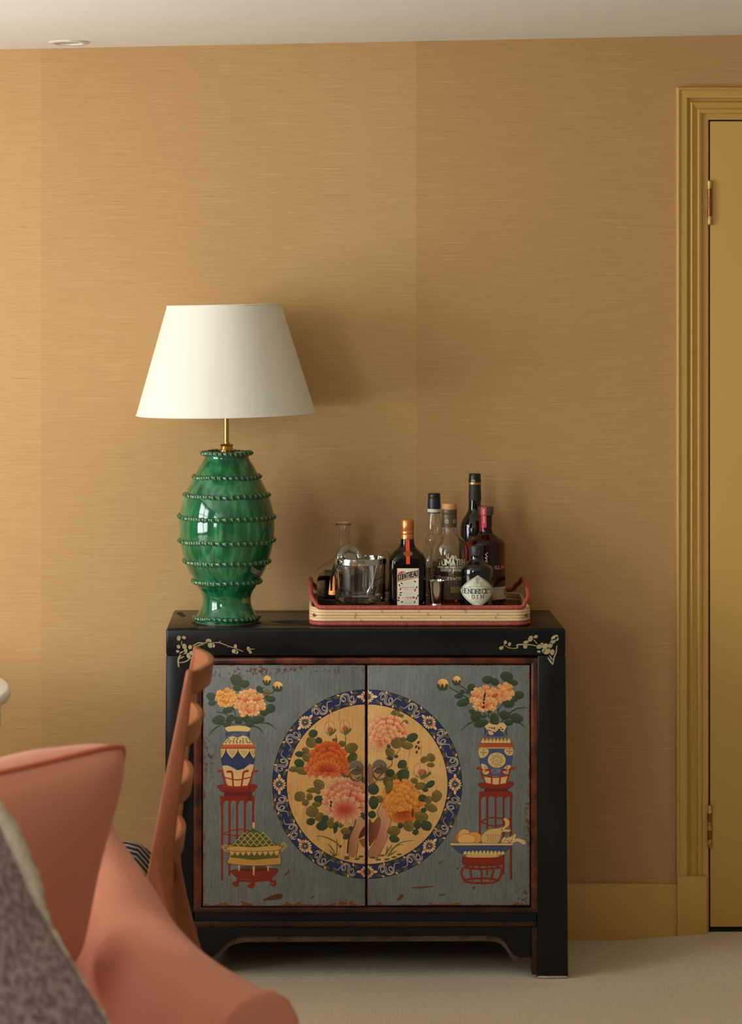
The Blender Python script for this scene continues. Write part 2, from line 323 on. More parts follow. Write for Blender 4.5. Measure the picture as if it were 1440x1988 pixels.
def paint_doors():
    P = Paint(388, 1286, 647, 484, 2.4, (114, 119, 116)); H, W = P.H, P.W
    BL, CR, RD, GD = (34, 44, 88), (228, 190, 126), (138, 36, 20), (206, 176, 128)
    st = P.noise(330, 7, 3); st2 = P.noise(150, 16, 5); st3 = P.noise(16, 11, 8); fine = P.noise(420, 60, 21, 2)
    P.img += ((st - .5) * .09 + (st3 - .5) * .07 + (fine - .5) * .08)[..., None] * np.array([1, .98, .92])
    m = np.clip((st2 - .56) * 5, 0, 1) * np.clip((st - .42) * 4, 0, 1)
    P.img += (np.array((104, 92, 74)) / 255. - P.img) * (m * .7)[..., None]
    # ---- medallion
    cx, cy = 712.5, 1523
    P.ell(cx, cy, 184.5, 184, (20, 22, 40)); P.ell(cx, cy, 183, 182.5, BL); P.ell(cx, cy, 158, 157, (26, 28, 56)); P.ell(cx, cy, 156, 155, (222, 171, 103))
    Y, X = np.mgrid[0:H, 0:W].astype(np.float32); R = np.hypot((X / 2.4 + 388 - cx) / 156, (Y / 2.4 + 1286 - cy) / 155); ins = (R < .995)[..., None]
    P.img += ins * ((st - .5) * .09 + (st3 - .5) * .10 + (fine - .5) * .07)[..., None] * np.array([.9, 1., 1.05])
    m = np.clip((st2 - .54) * 4, 0, 1) * np.clip((fine - .45) * 4, 0, 1) * ins[..., 0]; P.img += (np.array((168, 112, 60)) / 255. - P.img) * (m * .55)[..., None]
    rs = np.random.RandomState(4)
    pol = lambda r, a: (cx + r * math.sin(a), cy - r * math.cos(a) * .997)
    for i in range(8):
        a0 = i * math.pi / 4 + math.pi / 8 * 0; am = 170.5
        # scroll vines between this daisy and the next
        for half in (0, 1):
            f = (lambda s_, n_: pol(am + n_ * 1.08, a0 + s_ / am)) if half == 0 else (lambda s_, n_: pol(am - n_ * 1.08, a0 + math.pi / 4 - s_ / am))
            g1 = GD if i % 2 else (188, 164, 120)
            P.line([f(21, 2), f(25, 7), f(31, 8), f(35, 2), f(35, -6), f(41, -10), f(49, -8), f(53, 0), f(57, 6), f(66, 5)], [.8, 1.5, 2.2, 1.9, 2.2, 2.5, 1.8, 1.4, 1.], g1)
            P.line([f(23, 6), f(27, 10.5), f(33, 10), f(38, 3), f(38, -5), f(43, -8), f(48, -5), f(50.5, 1)], .9, (226, 206, 160))
            P.line([f(31, 8), f(26.5, 4), f(27, -2), f(30, -3.5), f(31.5, -1)], [2, 1.8, 1.6, 3.], g1)
            P.line([f(49, -8), f(43, -3), f(43.5, 2), f(47, 3.5), f(48.5, 1)], [1.8, 1.8, 1.8, 2.8], (196, 176, 134))
            for s_, n_, c in ((22, -8, 1), (35.5, 11, 0), (42, 9, 1), (58, -8, 1), (29, -10.5, 0), (62, 10.5, 1), (54, -10.5, 0)):
                x, y = f(s_, n_); an = math.degrees(a0 + (s_ / am if half == 0 else math.pi / 4 - s_ / am)) + rs.uniform(-35, 35)
                if c: P.ell(x, y, 5.4, 2.9, (92, 86, 40), an)
                else: P.ell(x, y, 3.4, 1.6, (214, 130, 70), an + 50, g=((x - 2, y), (x + 2, y), (238, 206, 160)))
    for i in range(8):
        a0 = i * math.pi / 4; x, y = pol(170.5, a0)
        for k in range(14):
            a = a0 + 2 * math.pi * k / 14; lg = k in (0, 7); ta = a
            r0, r1 = (6.5, 20.) if lg else (6, 13.)
            px, py = x + (r0 + r1) / 2 * math.cos(ta), y + (r0 + r1) / 2 * math.sin(ta)
            c0 = (206, 116, 52) if rs.rand() < .55 else (226, 178, 112)
            P.ell(px, py, (r1 - r0) / 2, 2.9 if lg else 1.9, c0, math.degrees(ta), g=((x + r0 * math.cos(ta), y + r0 * math.sin(ta)), (x + r1 * math.cos(ta), y + r1 * math.sin(ta)), (240, 212, 160)))
        P.ell(x, y, 5.6, 5.6, (18, 20, 40)); P.ell(x, y, 1.8, 1.4, (244, 214, 150))
        for k in range(9): P.ell(x + 4.2 * math.cos(k * .7), y + 4.2 * math.sin(k * .7), .65, .65, (244, 226, 190))
    # ---- medallion left half
    P.at(540, 1370, 8.229); olive, dark, mid = 1, 0, 2
    for s_ in (((920, 480), (935, 560), (920, 600)), ((1075, 500), (1075, 620), (1060, 720)), ((1060, 720), (1030, 780))): P.line(s_, 14, (96, 88, 40))
    P.bud(820, 350, 78, 98, 0, True); P.bud(1062, 335, 80, 100, 0, True)
    for a in ((555, 450, 72, 60, -20, dark), (525, 590, 88, 82, 50, olive), (648, 562, 52, 50, 0, dark), (440, 722, 62, 46, 20, olive), (340, 780, 70, 44, 0, dark), (455, 830, 82, 62, 40, olive), (335, 925, 78, 65, 10, dark),
              (250, 1020, 78, 44, -10, olive), (385, 1045, 118, 60, 5, olive), (1170, 680, 100, 80, -20, olive), (1180, 840, 95, 70, 130, mid), (1018, 615, 56, 46, 10, olive), (900, 552, 36, 26, 0, olive), (1080, 1110, 85, 60, 30, olive), (1310, 1220, 75, 90, 60, olive)): P.leaf(*a)
    P.peony(790, 1010, 380, 140, (196, 74, 30), (226, 128, 72), (160, 62, 30), 11, (0, .1), .3)
    P.peony(800, 830, 300, 265, (176, 56, 18), (232, 112, 34), (128, 36, 14), 12, (.05, .7), .4)
    for k in range(9):
        a = math.pi * (.12 + .76 * k / 8); P.petal(770 + 60 * math.cos(a), 1040, -a, 190, 90, (176, 58, 20), (236, 134, 52), (128, 40, 16))
    P.at(540, 1520, 8.229)
    for a in ((650, 30, 92, 76, 30, olive), (565, 118, 110, 40, -8, olive), (635, 150, 42, 36, 20, olive), (345, 220, 78, 86, 60, olive), (500, 225, 50, 56, -30, olive), (435, 320, 55, 50, -30, olive), (670, 272, 98, 62, 10, dark), (615, 345, 72, 42, 0, olive),
              (540, 460, 100, 86, -20, olive), (655, 545, 75, 66, -35, olive), (520, 620, 70, 56, -20, dark), (750, 575, 52, 58, 50, dark), (700, 690, 76, 86, 80, dark), (865, 645, 98, 80, -5, olive), (915, 730, 32, 78, 10, dark), (1000, 680, 45, 36, -30, olive), (1330, 550, 55, 72, 0, dark), (1085, 785, 86, 58, 10, olive), (1085, 865, 52, 40, -20, dark), (1160, 730, 36, 30, 0, dark)): P.leaf(*a)
    P.poly([(1235, 570), (1300, 540), (1375, 610), (1380, 740), (1300, 870), (1280, 1010), (1215, 1190), (1110, 1140), (1120, 980), (1170, 800)], (170, 112, 76), g=((1120, 900), (1330, 860), (206, 150, 104)))
    P.line([(1240, 570), (1215, 680), (1130, 890), (1105, 1120)], [18, 14, 22, 26], (62, 52, 46)); P.line([(1280, 980), (1240, 1200)], 10, (90, 60, 45))
    P.poly([(1375, 700), (1310, 790), (1280, 890), (1330, 880), (1380, 830)], (96, 48, 26)); P.poly([(1290, 930), (1330, 1000), (1380, 1030), (1380, 900), (1320, 900)], (150, 92, 50))
    P.peony(1090, 240, 380, 340, (206, 62, 40), (236, 190, 140), (150, 70, 40), 23, (.05, .55), .40)
    for k in range(11):
        a = math.pi * (.05 + .9 * k / 10); P.petal(1060 + 40 * math.cos(a), 430, -a if k % 2 else a * .9, 240, 90, (204, 66, 42), (236, 196, 146), (160, 80, 48))
    for g_ in (((615, 850), (750, 870), (900, 940), (980, 1010)), ((790, 980), (850, 1040), (900, 1130)), ((930, 900), (940, 1000), (930, 1130)), ((820, 1070), (860, 1130), (950, 1150))): P.line(g_, [10, 24, 14], (106, 104, 42))
    for x, y in ((890, 1165), (1090, 1190), (1100, 1215), (1260, 1220), (1320, 1180)): P.ell(x, y, 45, 17, (92, 88, 40), -8, soft=1.2)
    # ---- medallion right half
    P.at(705, 1350, 8.229)
    P.line([(590, 860), (520, 960), (460, 1030), (455, 1110), (370, 1190), (220, 1340), (180, 1440)], [10, 14, 20, 14], (120, 92, 50))
    for a in ((515, 320, 82, 76, 60, olive), (605, 330, 38, 28, 0, olive), (105, 565, 48, 62, 0, dark), (668, 440, 46, 38, -10, olive)): P.leaf(*a)
    P.peony(400, 570, 330, 265, (212, 90, 50), (236, 188, 132), (150, 84, 48), 31, (-.1, .55), .4)
    for k in range(5): P.petal(250 + 10 * k, 740, math.pi * (.42 + .12 * k), 170, 110, (212, 100, 56), (232, 186, 122), (150, 90, 50))
    for a in ((545, 765, 85, 98, 70, olive), (640, 710, 46, 40, 0, olive), (780, 680, 96, 66, -25, dark), (705, 810, 88, 56, 5, olive), (405, 820, 28, 30, 0, dark), (425, 915, 80, 66, 40, olive), (425, 1010, 50, 28, 5, dark), (525, 980, 32, 24, 0, dark),
              (980, 1030, 48, 72, 70, olive), (1080, 1000, 62, 68, -40, olive), (1080, 1115, 58, 36, 5, olive), (620, 1105, 66, 76, 60, dark), (630, 1280, 92, 110, 70, dark), (685, 1170, 32, 22, 0, olive), (430, 1245, 68, 60, 0, dark), (400, 1400, 120, 70, 60, olive), (500, 1320, 50, 60, 40, olive),
              (810, 1370, 60, 46, 0, olive), (915, 1450, 86, 54, 0, olive), (1070, 1425, 78, 46, -35, dark), (990, 1515, 44, 30, 0, dark)): P.leaf(*a)
    P.bud(925, 1195, 118, 108, 0, True)
    P.poly([(90, 1100), (140, 1170), (150, 1330), (180, 1420), (110, 1440), (85, 1380)], (164, 112, 76), line=(80, 50, 36), lw=7)
    P.at(705, 1520, 8.229)
    for a in ((160, 105, 90, 88, 0, dark), (255, 265, 66, 56, -10, olive), (165, 320, 75, 100, 0, dark), (140, 510, 60, 58, 0, dark)): P.leaf(*a)
    P.poly([(230, 520), (225, 450), (310, 305), (365, 310), (400, 370), (405, 500), (445, 620), (380, 790), (385, 870), (300, 1070), (215, 1210), (90, 1180), (90, 1100), (180, 950), (250, 760), (275, 600)], (176, 116, 82), line=(52, 50, 46), lw=9, g=((150, 800), (400, 700), (206, 148, 108)))
    P.poly([(90, 590), (150, 640), (220, 560), (270, 560), (265, 700), (230, 830), (150, 960), (90, 1000)], (104, 54, 30), g=((90, 700), (260, 700), (140, 80, 46)))
    for k in range(12): x = 120 + 260 * P.r.rand(); P.line([(x, 560 + 300 * P.r.rand()), (x - 40, 800 + 250 * P.r.rand())], [3, 8, 3], (132, 80, 58), .6)
    P.peony(650, 330, 330, 320, (186, 88, 22), (226, 148, 56), (140, 66, 18), 41, (-.25, .55), .36)
    for k in range(6): P.petal(600 + 12 * k, 470, math.pi * (.72 - .11 * k), 190, 120, (172, 62, 16), (214, 116, 40), (140, 60, 16))
    P.peony(600, 190, 290, 260, (200, 104, 30), (234, 160, 62), (140, 70, 20), 45, (-.2, .5), .4)
    for a in ((945, 248, 66, 56, 0, dark), (1040, 275, 56, 62, 70, olive), (1172, 215, 78, 92, 20, olive), (1080, 400, 105, 62, 25, olive), (962, 440, 44, 38, 0, dark), (930, 545, 108, 76, 10, olive), (725, 690, 92, 84, 60, olive), (592, 685, 42, 46, 0, dark), (865, 670, 56, 70, 0, dark), (1005, 690, 86, 78, 20, dark), (835, 790, 46, 50, 60, dark), (490, 775, 100, 76, -10, olive), (495, 900, 82, 56, 15, dark), (410, 60, 60, 110, 10, olive), (910, 60, 86, 50, 0, olive), (1060, 30, 80, 40, -30, dark), (990, 115, 46, 32, 0, dark)): P.leaf(*a)
    for g_ in (((360, 1150), (380, 1060), (380, 1010)), ((360, 1150), (420, 1050), (470, 985)), ((400, 1170), (470, 1060), (560, 1000), (640, 990)), ((420, 1160), (480, 1050), (620, 950), (820, 925)), ((390, 1170), (440, 1100), (460, 1040)), ((440, 1150), (500, 1110), (540, 1085))): P.line(g_, [24, 22, 6], (108, 104, 44))
    for x, y in ((300, 1165), (145, 1195), (240, 1230), (380, 1225), (490, 1190), (575, 1145)): P.ell(x, y, 45, 16, (90, 86, 38), -6, soft=1.2)
    P.at(520, 1320, 3.692)
    for x, y in ((1078, 450), (1062, 480), (1080, 490), (1066, 520), (452, 878), (450, 902), (520, 1195)): P.ell(x, y, 7, 12, (74, 26, 16), rs.uniform(-40, 40))
    P.ell(1037, 955, 8, 34, (92, 50, 24))
    # ---- left bouquet and vase
    P.at(390, 1290, 8.47)
    for s_ in (((500, 670), (560, 800), (570, 1010)), ((690, 790), (680, 900), (640, 1040)), ((800, 930), (720, 990), (660, 1040)), ((390, 920), (480, 960), (560, 1020)), ((640, 300), (650, 440)), ((1200, 450), (1060, 530), (1000, 600)), ((1030, 380), (970, 450)), ((265, 785), (360, 800), (440, 840))): P.line(s_, [18, 16, 14], (50, 62, 36))
    for s_ in (((360, 985), (210, 1070), (125, 1190)), ((830, 1010), (950, 1050), (1025, 1150)), ((990, 965), (1120, 980), (1240, 1075))): P.line(s_, [18, 26, 4], (58, 68, 38))
    for a in ((582, 265, 100, 86, 20, 0), (718, 328, 78, 60, -12, 0), (592, 392, 62, 46, 20, 0), (165, 530, 76, 62, 10, 0), (178, 640, 60, 45, -5, 0), (440, 755, 84, 50, -10, 0), (290, 918, 105, 70, -10, 0), (487, 890, 54, 70, 70, 0), (425, 995, 64, 48, 0, 0), (618, 925, 64, 58, 50, 0), (748, 890, 62, 66, 60, 0), (930, 915, 112, 62, -5, 0), (1140, 732, 82, 70, -35, 0), (1040, 792, 74, 58, -20, 0), (805, 988, 66, 48, 0, 0), (958, 405, 46, 46, 0, 0), (985, 452, 42, 36, 0, 0), (1085, 468, 48, 48, 0, 1), (1140, 572, 84, 48, 5, 0)): P.leaf(*a)
    P.peony(410, 545, 180, 165, (208, 106, 30), (240, 186, 98), (170, 90, 30), 51, (0, .3), .55, q=.62)
    P.peony(800, 625, 262, 222, (214, 92, 44), (240, 190, 122), (150, 80, 40), 52, (.1, .45), .55, q=.62)
    P.bud(1085, 262, 68, 80, 10); P.bud(1262, 362, 84, 80, 15)
    vase = [(450, 1110), (450, 1200), (345, 1320), (318, 1420), (320, 1530), (345, 1650), (375, 1800), (432, 2000), (770, 2000), (840, 1800), (880, 1600), (892, 1450), (872, 1330), (765, 1200), (765, 1110)]
    P.poly(vase, CR, line=(60, 50, 40), lw=6, sm=False)
    P.poly([(395, 1045), (520, 1012), (690, 1012), (815, 1050), (770, 1108), (610, 1118), (455, 1112)], (232, 194, 124), line=(70, 60, 40), lw=5)
    P.poly([(450, 1112), (765, 1112), (770, 1190), (690, 1170), (600, 1205), (520, 1180), (450, 1195)], (52, 66, 104), .9, soft=2); P.ell(560, 1160, 60, 22, (118, 116, 112), 0, .7, soft=4); P.ell(690, 1140, 50, 16, (110, 110, 110), 0, .6, soft=4)
    for x in (412, 798): P.line([(x, 1110), (x + (8 if x < 600 else -8), 1160), (x, 1215)], [10, 26, 10], (38, 50, 96))
    for y, xs in ((1228, (455, 545, 600, 690, 740)), (1262, (440, 485, 535, 585, 650, 695, 750)), (1290, (410, 470, 535, 590, 640, 690, 765, 800))):
        for x in xs: P.ell(x, y, 13, 9, (34, 40, 70))
    P.poly([(340, 1322), (868, 1322), (885, 1385), (325, 1385)], (190, 66, 26), sm=False)
    for k in range(14): P.line([(355 + k * 38, 1372), (375 + k * 38, 1338), (395 + k * 38, 1338)], 7, (224, 150, 80))
    P.poly([(325, 1400), (885, 1400), (888, 1560), (862, 1650), (800, 1640), (700, 1720), (600, 1745), (520, 1700), (430, 1660), (352, 1670), (326, 1560)], (38, 50, 92), sm=False, soft=1.2)
    for x in (420, 600, 780): P.ell(x, 1600, 60, 60, (74, 82, 102), 0, .4, soft=9)
    for x, w in ((330, 75), (510, 100), (705, 100), (865, 72)):
        cl = lambda v: min(max(v, 318), 892)
        P.poly([(cl(x - w), 1388), (cl(x + w), 1388), (cl(x + w * .9), 1440), (cl(x + w * .5), 1500), (cl(x), 1555), (cl(x - w * .5), 1500), (cl(x - w * .9), 1440)], (226, 184, 114), line=(40, 40, 46), lw=6, sm=False)
        for k in (-.5, -.25, 0, .25, .5): P.line([(cl(x + k * w), 1410), (cl(x + k * w * .6), 1510 - 60 * abs(k))], 5, (92, 74, 46), .8)
    for k in range(24): x = 370 + k * 20; P.line([(x, 1690), (x + 4, 1790 + 60 * rs.rand())], [4, 12, 3], (60, 70, 104) if k % 3 else (200, 164, 104), .35)
    def stand(c, sgn, x0, x1, top):  # tall red stand: c = column x's
        pass
    P.at(310, 1480, 3.512)
    for x in (425, 475, 527, 580, 636): P.line([(x, 245), (x, 800 if x == 425 else 770 if x == 475 else 520)], 15, RD, sm=False)
    P.poly([(412, 230), (645, 230), (648, 290), (628, 268), (606, 262), (592, 285), (575, 264), (550, 262), (535, 285), (515, 264), (494, 262), (482, 285), (466, 264), (445, 264), (432, 290), (412, 300)], RD, sm=False)
    P.line([(425, 490), (500, 465), (570, 460), (632, 478)], 8, RD); P.line([(425, 490), (500, 500), (570, 500), (632, 480)], 8, RD)
    P.poly([(440, 205), (630, 205), (634, 232), (436, 232)], (120, 30, 18), sm=False)
    for k in range(14): P.line([(450 + k * 13, 208), (450 + k * 13, 230)], 4, (80, 20, 14))
    P.poly([(412, 155), (645, 152), (648, 190), (610, 206), (450, 206), (410, 190)], RD, line=(84, 22, 14), lw=3); P.poly([(440, 158), (610, 158), (596, 172), (520, 178), (455, 172)], (158, 48, 26)); P.poly([(452, 130), (606, 130), (598, 160), (525, 166), (462, 160)], (226, 186, 118), sm=False)
    for pts in (((402, 62), (425, 62), (432, 100), (444, 150)), ((660, 62), (636, 66), (626, 100), (614, 150)), ((462, 66), (490, 68), (496, 110), (500, 170)), ((600, 60), (572, 70), (565, 110), (555, 170))):
        P.line(pts, [16, 13, 11], (164, 42, 22))
    P.line([(440, 104), (525, 122), (615, 104)], 8, (164, 42, 22))
    P.line([(612, 150), (612, 200)], 4, (60, 20, 14)); P.poly([(604, 200), (620, 200), (624, 262), (598, 262)], (84, 34, 20), sm=False)
    # incense pot on low stand
    P.poly([(505, 735), (785, 725), (788, 765), (740, 795), (560, 795), (500, 765)], RD, line=(84, 22, 14), lw=3)
    for pts in (((540, 780), (530, 820), (505, 825), (512, 842), (535, 838)), ((760, 780), (760, 815), (785, 815), (782, 840), (755, 835)), ((635, 790), (632, 830), (605, 845), (630, 855), (645, 830))): P.line(pts, [22, 18, 12], RD)
    P.line([(530, 805), (630, 812), (760, 800)], 16, RD); P.poly([(556, 712), (730, 712), (722, 740), (640, 748), (566, 742)], (66, 32, 20), .6)
    for x in (540, 640, 738): P.line([(x, 690), (x, 770 if x == 640 else 738)], [20, 9], (214, 168, 92))
    for pts in (((482, 610), (440, 600), (425, 575), (450, 568), (490, 590)), ((806, 590), (845, 550), (862, 572), (830, 605))): P.line(pts, 12, (216, 180, 116), sm=False); P.line(pts, 3, (60, 48, 34), sm=False)
    P.poly([(478, 600), (490, 560), (800, 560), (815, 610), (826, 690), (790, 700), (640, 708), (470, 692), (470, 655)], (204, 152, 70), line=(56, 44, 26), lw=4)
    P.poly([(484, 625), (806, 625), (812, 652), (640, 668), (480, 650)], (76, 84, 36), .85, sm=False, soft=1.5)
    for k in range(9): x = 492 + k * 38; P.poly([(x - 18, 596), (x + 18, 596), (x + 16, 618), (x, 640), (x - 16, 618)], (220, 174, 96), line=(60, 46, 26), lw=3)
    P.poly([(482, 575), (800, 570), (806, 602), (640, 608), (480, 605)], (210, 164, 88), line=(60, 46, 26), lw=3)
    P.poly([(488, 568), (560, 510), (640, 460), (730, 510), (795, 565), (640, 580)], (88, 92, 40), line=(44, 42, 22), lw=4, sm=False)
    for r_, y in enumerate((560, 535, 512, 490)):
        for k in range(7 - r_):
            x = 640 + (k - (6 - r_) / 2) * 42; P.line([(x - 20, y + 10), (x, y - 8), (x + 20, y + 10)], 6, (196, 166, 92))
    P.ell(640, 432, 12, 26, (220, 176, 100), 0, 1, (70, 54, 30), 3)
    # ---- right bouquet and vase
    P.at(860, 1290, 8.0)
    for s_ in (((100, 360), (280, 470), (440, 560)), ((260, 330), (380, 410), (430, 480)), ((600, 740), (720, 830), (790, 940)), ((690, 730), (710, 800)), ((850, 940), (850, 720), (820, 670)), ((920, 620), (850, 720)), ((1100, 840), (960, 850), (860, 940)), ((990, 260), (980, 300))): P.line(s_, [14, 18, 14], (50, 62, 36))
    for s_ in (((530, 875), (390, 930), (255, 1050)), ((1030, 760), (1150, 690), (1330, 670)), ((1090, 890), (1200, 920), (1285, 1000))): P.line(s_, [22, 22, 4], (56, 66, 38))
    for a in ((985, 195, 98, 76, 15, 0), (1085, 288, 76, 46, 5, 0), (690, 242, 82, 60, -10, 0), (800, 275, 66, 52, 20, 0), (438, 365, 58, 60, 50, 0), (300, 432, 36, 34, 0, 0), (380, 435, 28, 26, 0, 0), (240, 498, 62, 34, 0, 0), (315, 595, 102, 58, -20, 0), (1178, 482, 76, 60, -10, 0), (1105, 545, 48, 40, 0, 0), (1015, 615, 90, 58, 0, 0), (455, 738, 52, 32, 10, 0), (510, 810, 86, 66, -30, 0), (785, 810, 50, 50, 30, 0), (795, 890, 70, 64, 60, 0), (590, 920, 108, 62, -15, 0), (955, 792, 86, 64, 10, 0), (1140, 840, 98, 70, 15, 0), (1010, 910, 76, 46, -5, 0), (625, 815, 44, 24, 0, 0), (720, 740, 30, 18, 0, 0)): P.leaf(*a)
    P.peony(960, 425, 150, 145, (222, 112, 62), (240, 184, 114), (176, 96, 48), 61, (0, .3), .55, q=.62)
    P.peony(660, 530, 250, 212, (206, 84, 38), (240, 188, 120), (150, 80, 40), 62, (-.1, .45), .55, q=.62)
    P.bud(-5, 310, 90, 88, -20); P.bud(210, 250, 66, 72, 10)
    for x, y in ((640, 500), (636, 545), (630, 600), (628, 665), (650, 465)): P.ell(x, y, 14, 24, (44, 18, 20), rs.uniform(-30, 30))
    vb = [(640, 965), (700, 1050), (680, 1110), (590, 1200), (553, 1270), (555, 1400), (580, 1560), (620, 1700), (640, 1850), (990, 1850), (1030, 1700), (1070, 1500), (1082, 1400), (1080, 1270), (1050, 1200), (960, 1130), (940, 1050), (990, 960)]
    P.poly(vb, (66, 84, 124), line=(50, 46, 44), lw=6, sm=False)
    P.poly([(640, 965), (700, 1050), (690, 1100), (955, 1100), (942, 1050), (990, 960), (940, 905), (880, 905), (840, 940), (760, 930), (720, 905)], (224, 186, 122), line=(70, 60, 40), lw=5, sm=False)
    for k in range(34): P.ell(665 + 300 * rs.rand(), 980 + 130 * rs.rand(), 11, 9, (36, 46, 90))
    P.ell(860, 1080, 80, 40, (48, 62, 104), -10, .9, soft=3)
    for x, d in ((640, 1), (992, -1)): P.line([(x, 995), (x + 16 * d, 1050), (x, 1110)], [12, 28, 10], (38, 50, 100))
    P.poly([(672, 1120), (960, 1120), (1050, 1200), (1068, 1225), (565, 1225), (590, 1190)], (94, 104, 116), sm=False)
    for k in range(8): x = 618 + k * 57; P.poly([(x - 28, 1222), (x - 22, 1180), (x + 6, 1135), (x + 26, 1180), (x + 28, 1222)], (226, 120, 40), line=(80, 50, 30), lw=4, g=((x, 1140), (x, 1200), (230, 190, 120)))
    P.poly([(558, 1232), (1074, 1232), (1082, 1290), (553, 1290)], (184, 78, 30), sm=False); P.poly([(553, 1290), (1082, 1290), (1082, 1312), (553, 1312)], (214, 160, 96), sm=False)
    def scroll(x, y, n, rr):
        for k in range(n):
            a = 2 * math.pi * k / n; u, v = x + rr * math.cos(a), y + rr * math.sin(a)
            P.line([(u + rr * .45 * math.cos(a + t) * (1 - t / 9), v + rr * .45 * math.sin(a + t) * (1 - t / 9)) for t in np.linspace(0, 6.5, 9)], 5, (62, 48, 36))
        P.line([(x + rr * .4 * math.cos(t) * (1 - t / 9), y + rr * .4 * math.sin(t) * (1 - t / 9)) for t in np.linspace(0, 7, 10)], 5, (62, 48, 36))
    for pts, c in (([(555, 1320), (700, 1325), (690, 1400), (640, 1445), (570, 1450)], (625, 1370)), ([(955, 1322), (1080, 1320), (1080, 1400), (1030, 1420), (970, 1390)], (1030, 1350)), ([(590, 1555), (660, 1565), (705, 1630), (700, 1700), (625, 1700)], (650, 1640)), ([(1050, 1575), (980, 1580), (920, 1650), (960, 1700), (1025, 1690)], (985, 1640))):
        P.poly(pts, (222, 186, 120)); scroll(c[0], c[1], 4, 34)
    P.ell(832, 1490, 140, 120, (226, 190, 122), 0, 1, (60, 60, 80), 4); scroll(835, 1495, 8, 72)
    P.ell(820, 1660, 80, 30, (200, 180, 140), 0, .6, soft=8); P.ell(800, 1660, 30, 18, (50, 70, 120), 0, .7, soft=4)
    P.poly([(640, 1755), (1000, 1755), (985, 1860), (660, 1860)], (226, 190, 124), sm=False, soft=2)
    P.at(700, 1480, 3.4286)
    for x, y1 in ((793, 480), (842, 440), (897, 440), (950, 740), (1000, 775)): P.line([(x, 215), (x, y1)], 14 if x < 990 else 16, (132, 36, 22), sm=False)
    P.poly([(788, 200), (805, 194), (995, 194), (1010, 205), (1010, 260), (994, 236), (975, 230), (955, 250), (938, 232), (915, 230), (900, 250), (886, 230), (860, 228), (846, 250), (830, 230), (812, 232), (788, 270)], (140, 40, 24), sm=False)
    P.line([(800, 395), (850, 375), (900, 370), (995, 385)], 9, (132, 36, 22)); P.line([(800, 395), (850, 420), (900, 425), (960, 415)], 9, (132, 36, 22))
    P.poly([(826, 175), (978, 175), (984, 196), (820, 196)], (112, 30, 18), sm=False)
    for k in range(14): P.line([(832 + k * 11, 177), (832 + k * 11, 194)], 4, (80, 20, 14))
    P.poly([(795, 140), (1002, 130), (1002, 165), (960, 178), (830, 176), (795, 166)], (140, 40, 24), line=(84, 22, 14), lw=3)
    P.poly([(820, 95), (980, 95), (968, 140), (900, 150), (835, 138)], (226, 188, 122), sm=False)
    for pts in (((778, 42), (800, 44), (808, 90), (828, 135)), ((1018, 42), (995, 48), (985, 90), (970, 135)), ((838, 54), (856, 52), (868, 80), (872, 140)), ((962, 52), (942, 56), (930, 90), (924, 140))): P.line(pts, [17, 13, 10], (164, 42, 22))
    P.line([(810, 92), (900, 102), (988, 88)], 8, (164, 42, 22))
    P.poly([(678, 640), (700, 628), (930, 628), (950, 645), (945, 672), (900, 690), (710, 688), (678, 670)], (140, 38, 22), line=(84, 22, 14), lw=3)
    for pts in (((720, 690), (680, 710), (672, 750), (700, 795)), ((905, 690), (938, 715), (930, 760), (905, 795)), ((790, 700), (805, 740), (800, 805)), ((745, 700), (730, 730), (745, 785)), ((870, 700), (882, 730), (862, 785)), ((840, 700), (842, 745)), ((690, 790), (740, 776), (860, 776), (915, 790)), ((690, 792), (740, 804), (860, 804), (915, 790)), ((700, 704), (800, 712), (920, 704))): P.line(pts, 14, (140, 38, 22))
    for x, y, a, b, c in ((660, 500, 30, 34, (216, 110, 44)), (690, 490, 42, 44, (236, 176, 96)), (755, 505, 50, 40, (232, 156, 76)), (705, 515, 60, 36, (238, 184, 104))): P.ell(x, y, a, b, c, 0, 1, (120, 70, 36), 2.5)
    P.poly([(800, 500), (850, 450), (930, 438), (955, 425), (960, 400), (948, 378), (970, 372), (990, 395), (985, 425), (960, 445), (1000, 450), (985, 466), (940, 468), (930, 510), (900, 545), (820, 545)], (224, 182, 112), line=(110, 76, 44), lw=3)
    for k in range(6): P.line([(830 + k * 16, 480), (850 + k * 16, 500), (840 + k * 16, 530)], 3, (150, 104, 60))
    for x, y, an in ((950, 520, -60), (975, 515, -40), (1000, 510, -60), (960, 535, -10), (1020, 500, -70)): P.ell(x, y, 26, 10, (232, 194, 126), an, 1, (120, 84, 50), 2)
    P.line([(1000, 540), (1040, 518), (1085, 535)], [16, 20, 28], (230, 190, 122)); P.ell(940, 452, 4, 4, (40, 30, 24))
    P.poly([(588, 538), (1022, 540), (1010, 556), (600, 556)], (228, 190, 120), line=(60, 50, 40), lw=3, sm=False)
    P.poly([(604, 558), (1008, 560), (960, 600), (900, 632), (720, 632), (650, 600)], (62, 80, 118), line=(50, 44, 44), lw=3, sm=False)
    for k in range(11): x = 695 + k * 25; P.poly([(x - 12, 625 - abs(k - 5) * 2), (x - 10, 600), (x + 2, 586 + abs(k - 5)), (x + 12, 602), (x + 12, 625 - abs(k - 5) * 2)], (230, 194, 126), line=(80, 66, 44), lw=2.5)
    P.poly([(715, 618), (905, 618), (895, 634), (720, 634)], (220, 180, 112))
    # ---- age: chipped rims, scratches, brown ground showing through
    yy, xx = np.mgrid[0:H, 0:W].astype(np.float32); yp, xp = yy / 2.4 + 1286, xx / 2.4 + 388
    e = P.noise(60, 45, 31, 4); e2 = P.noise(150, 110, 33, 3); br = np.array((112, 62, 34)) / 255.
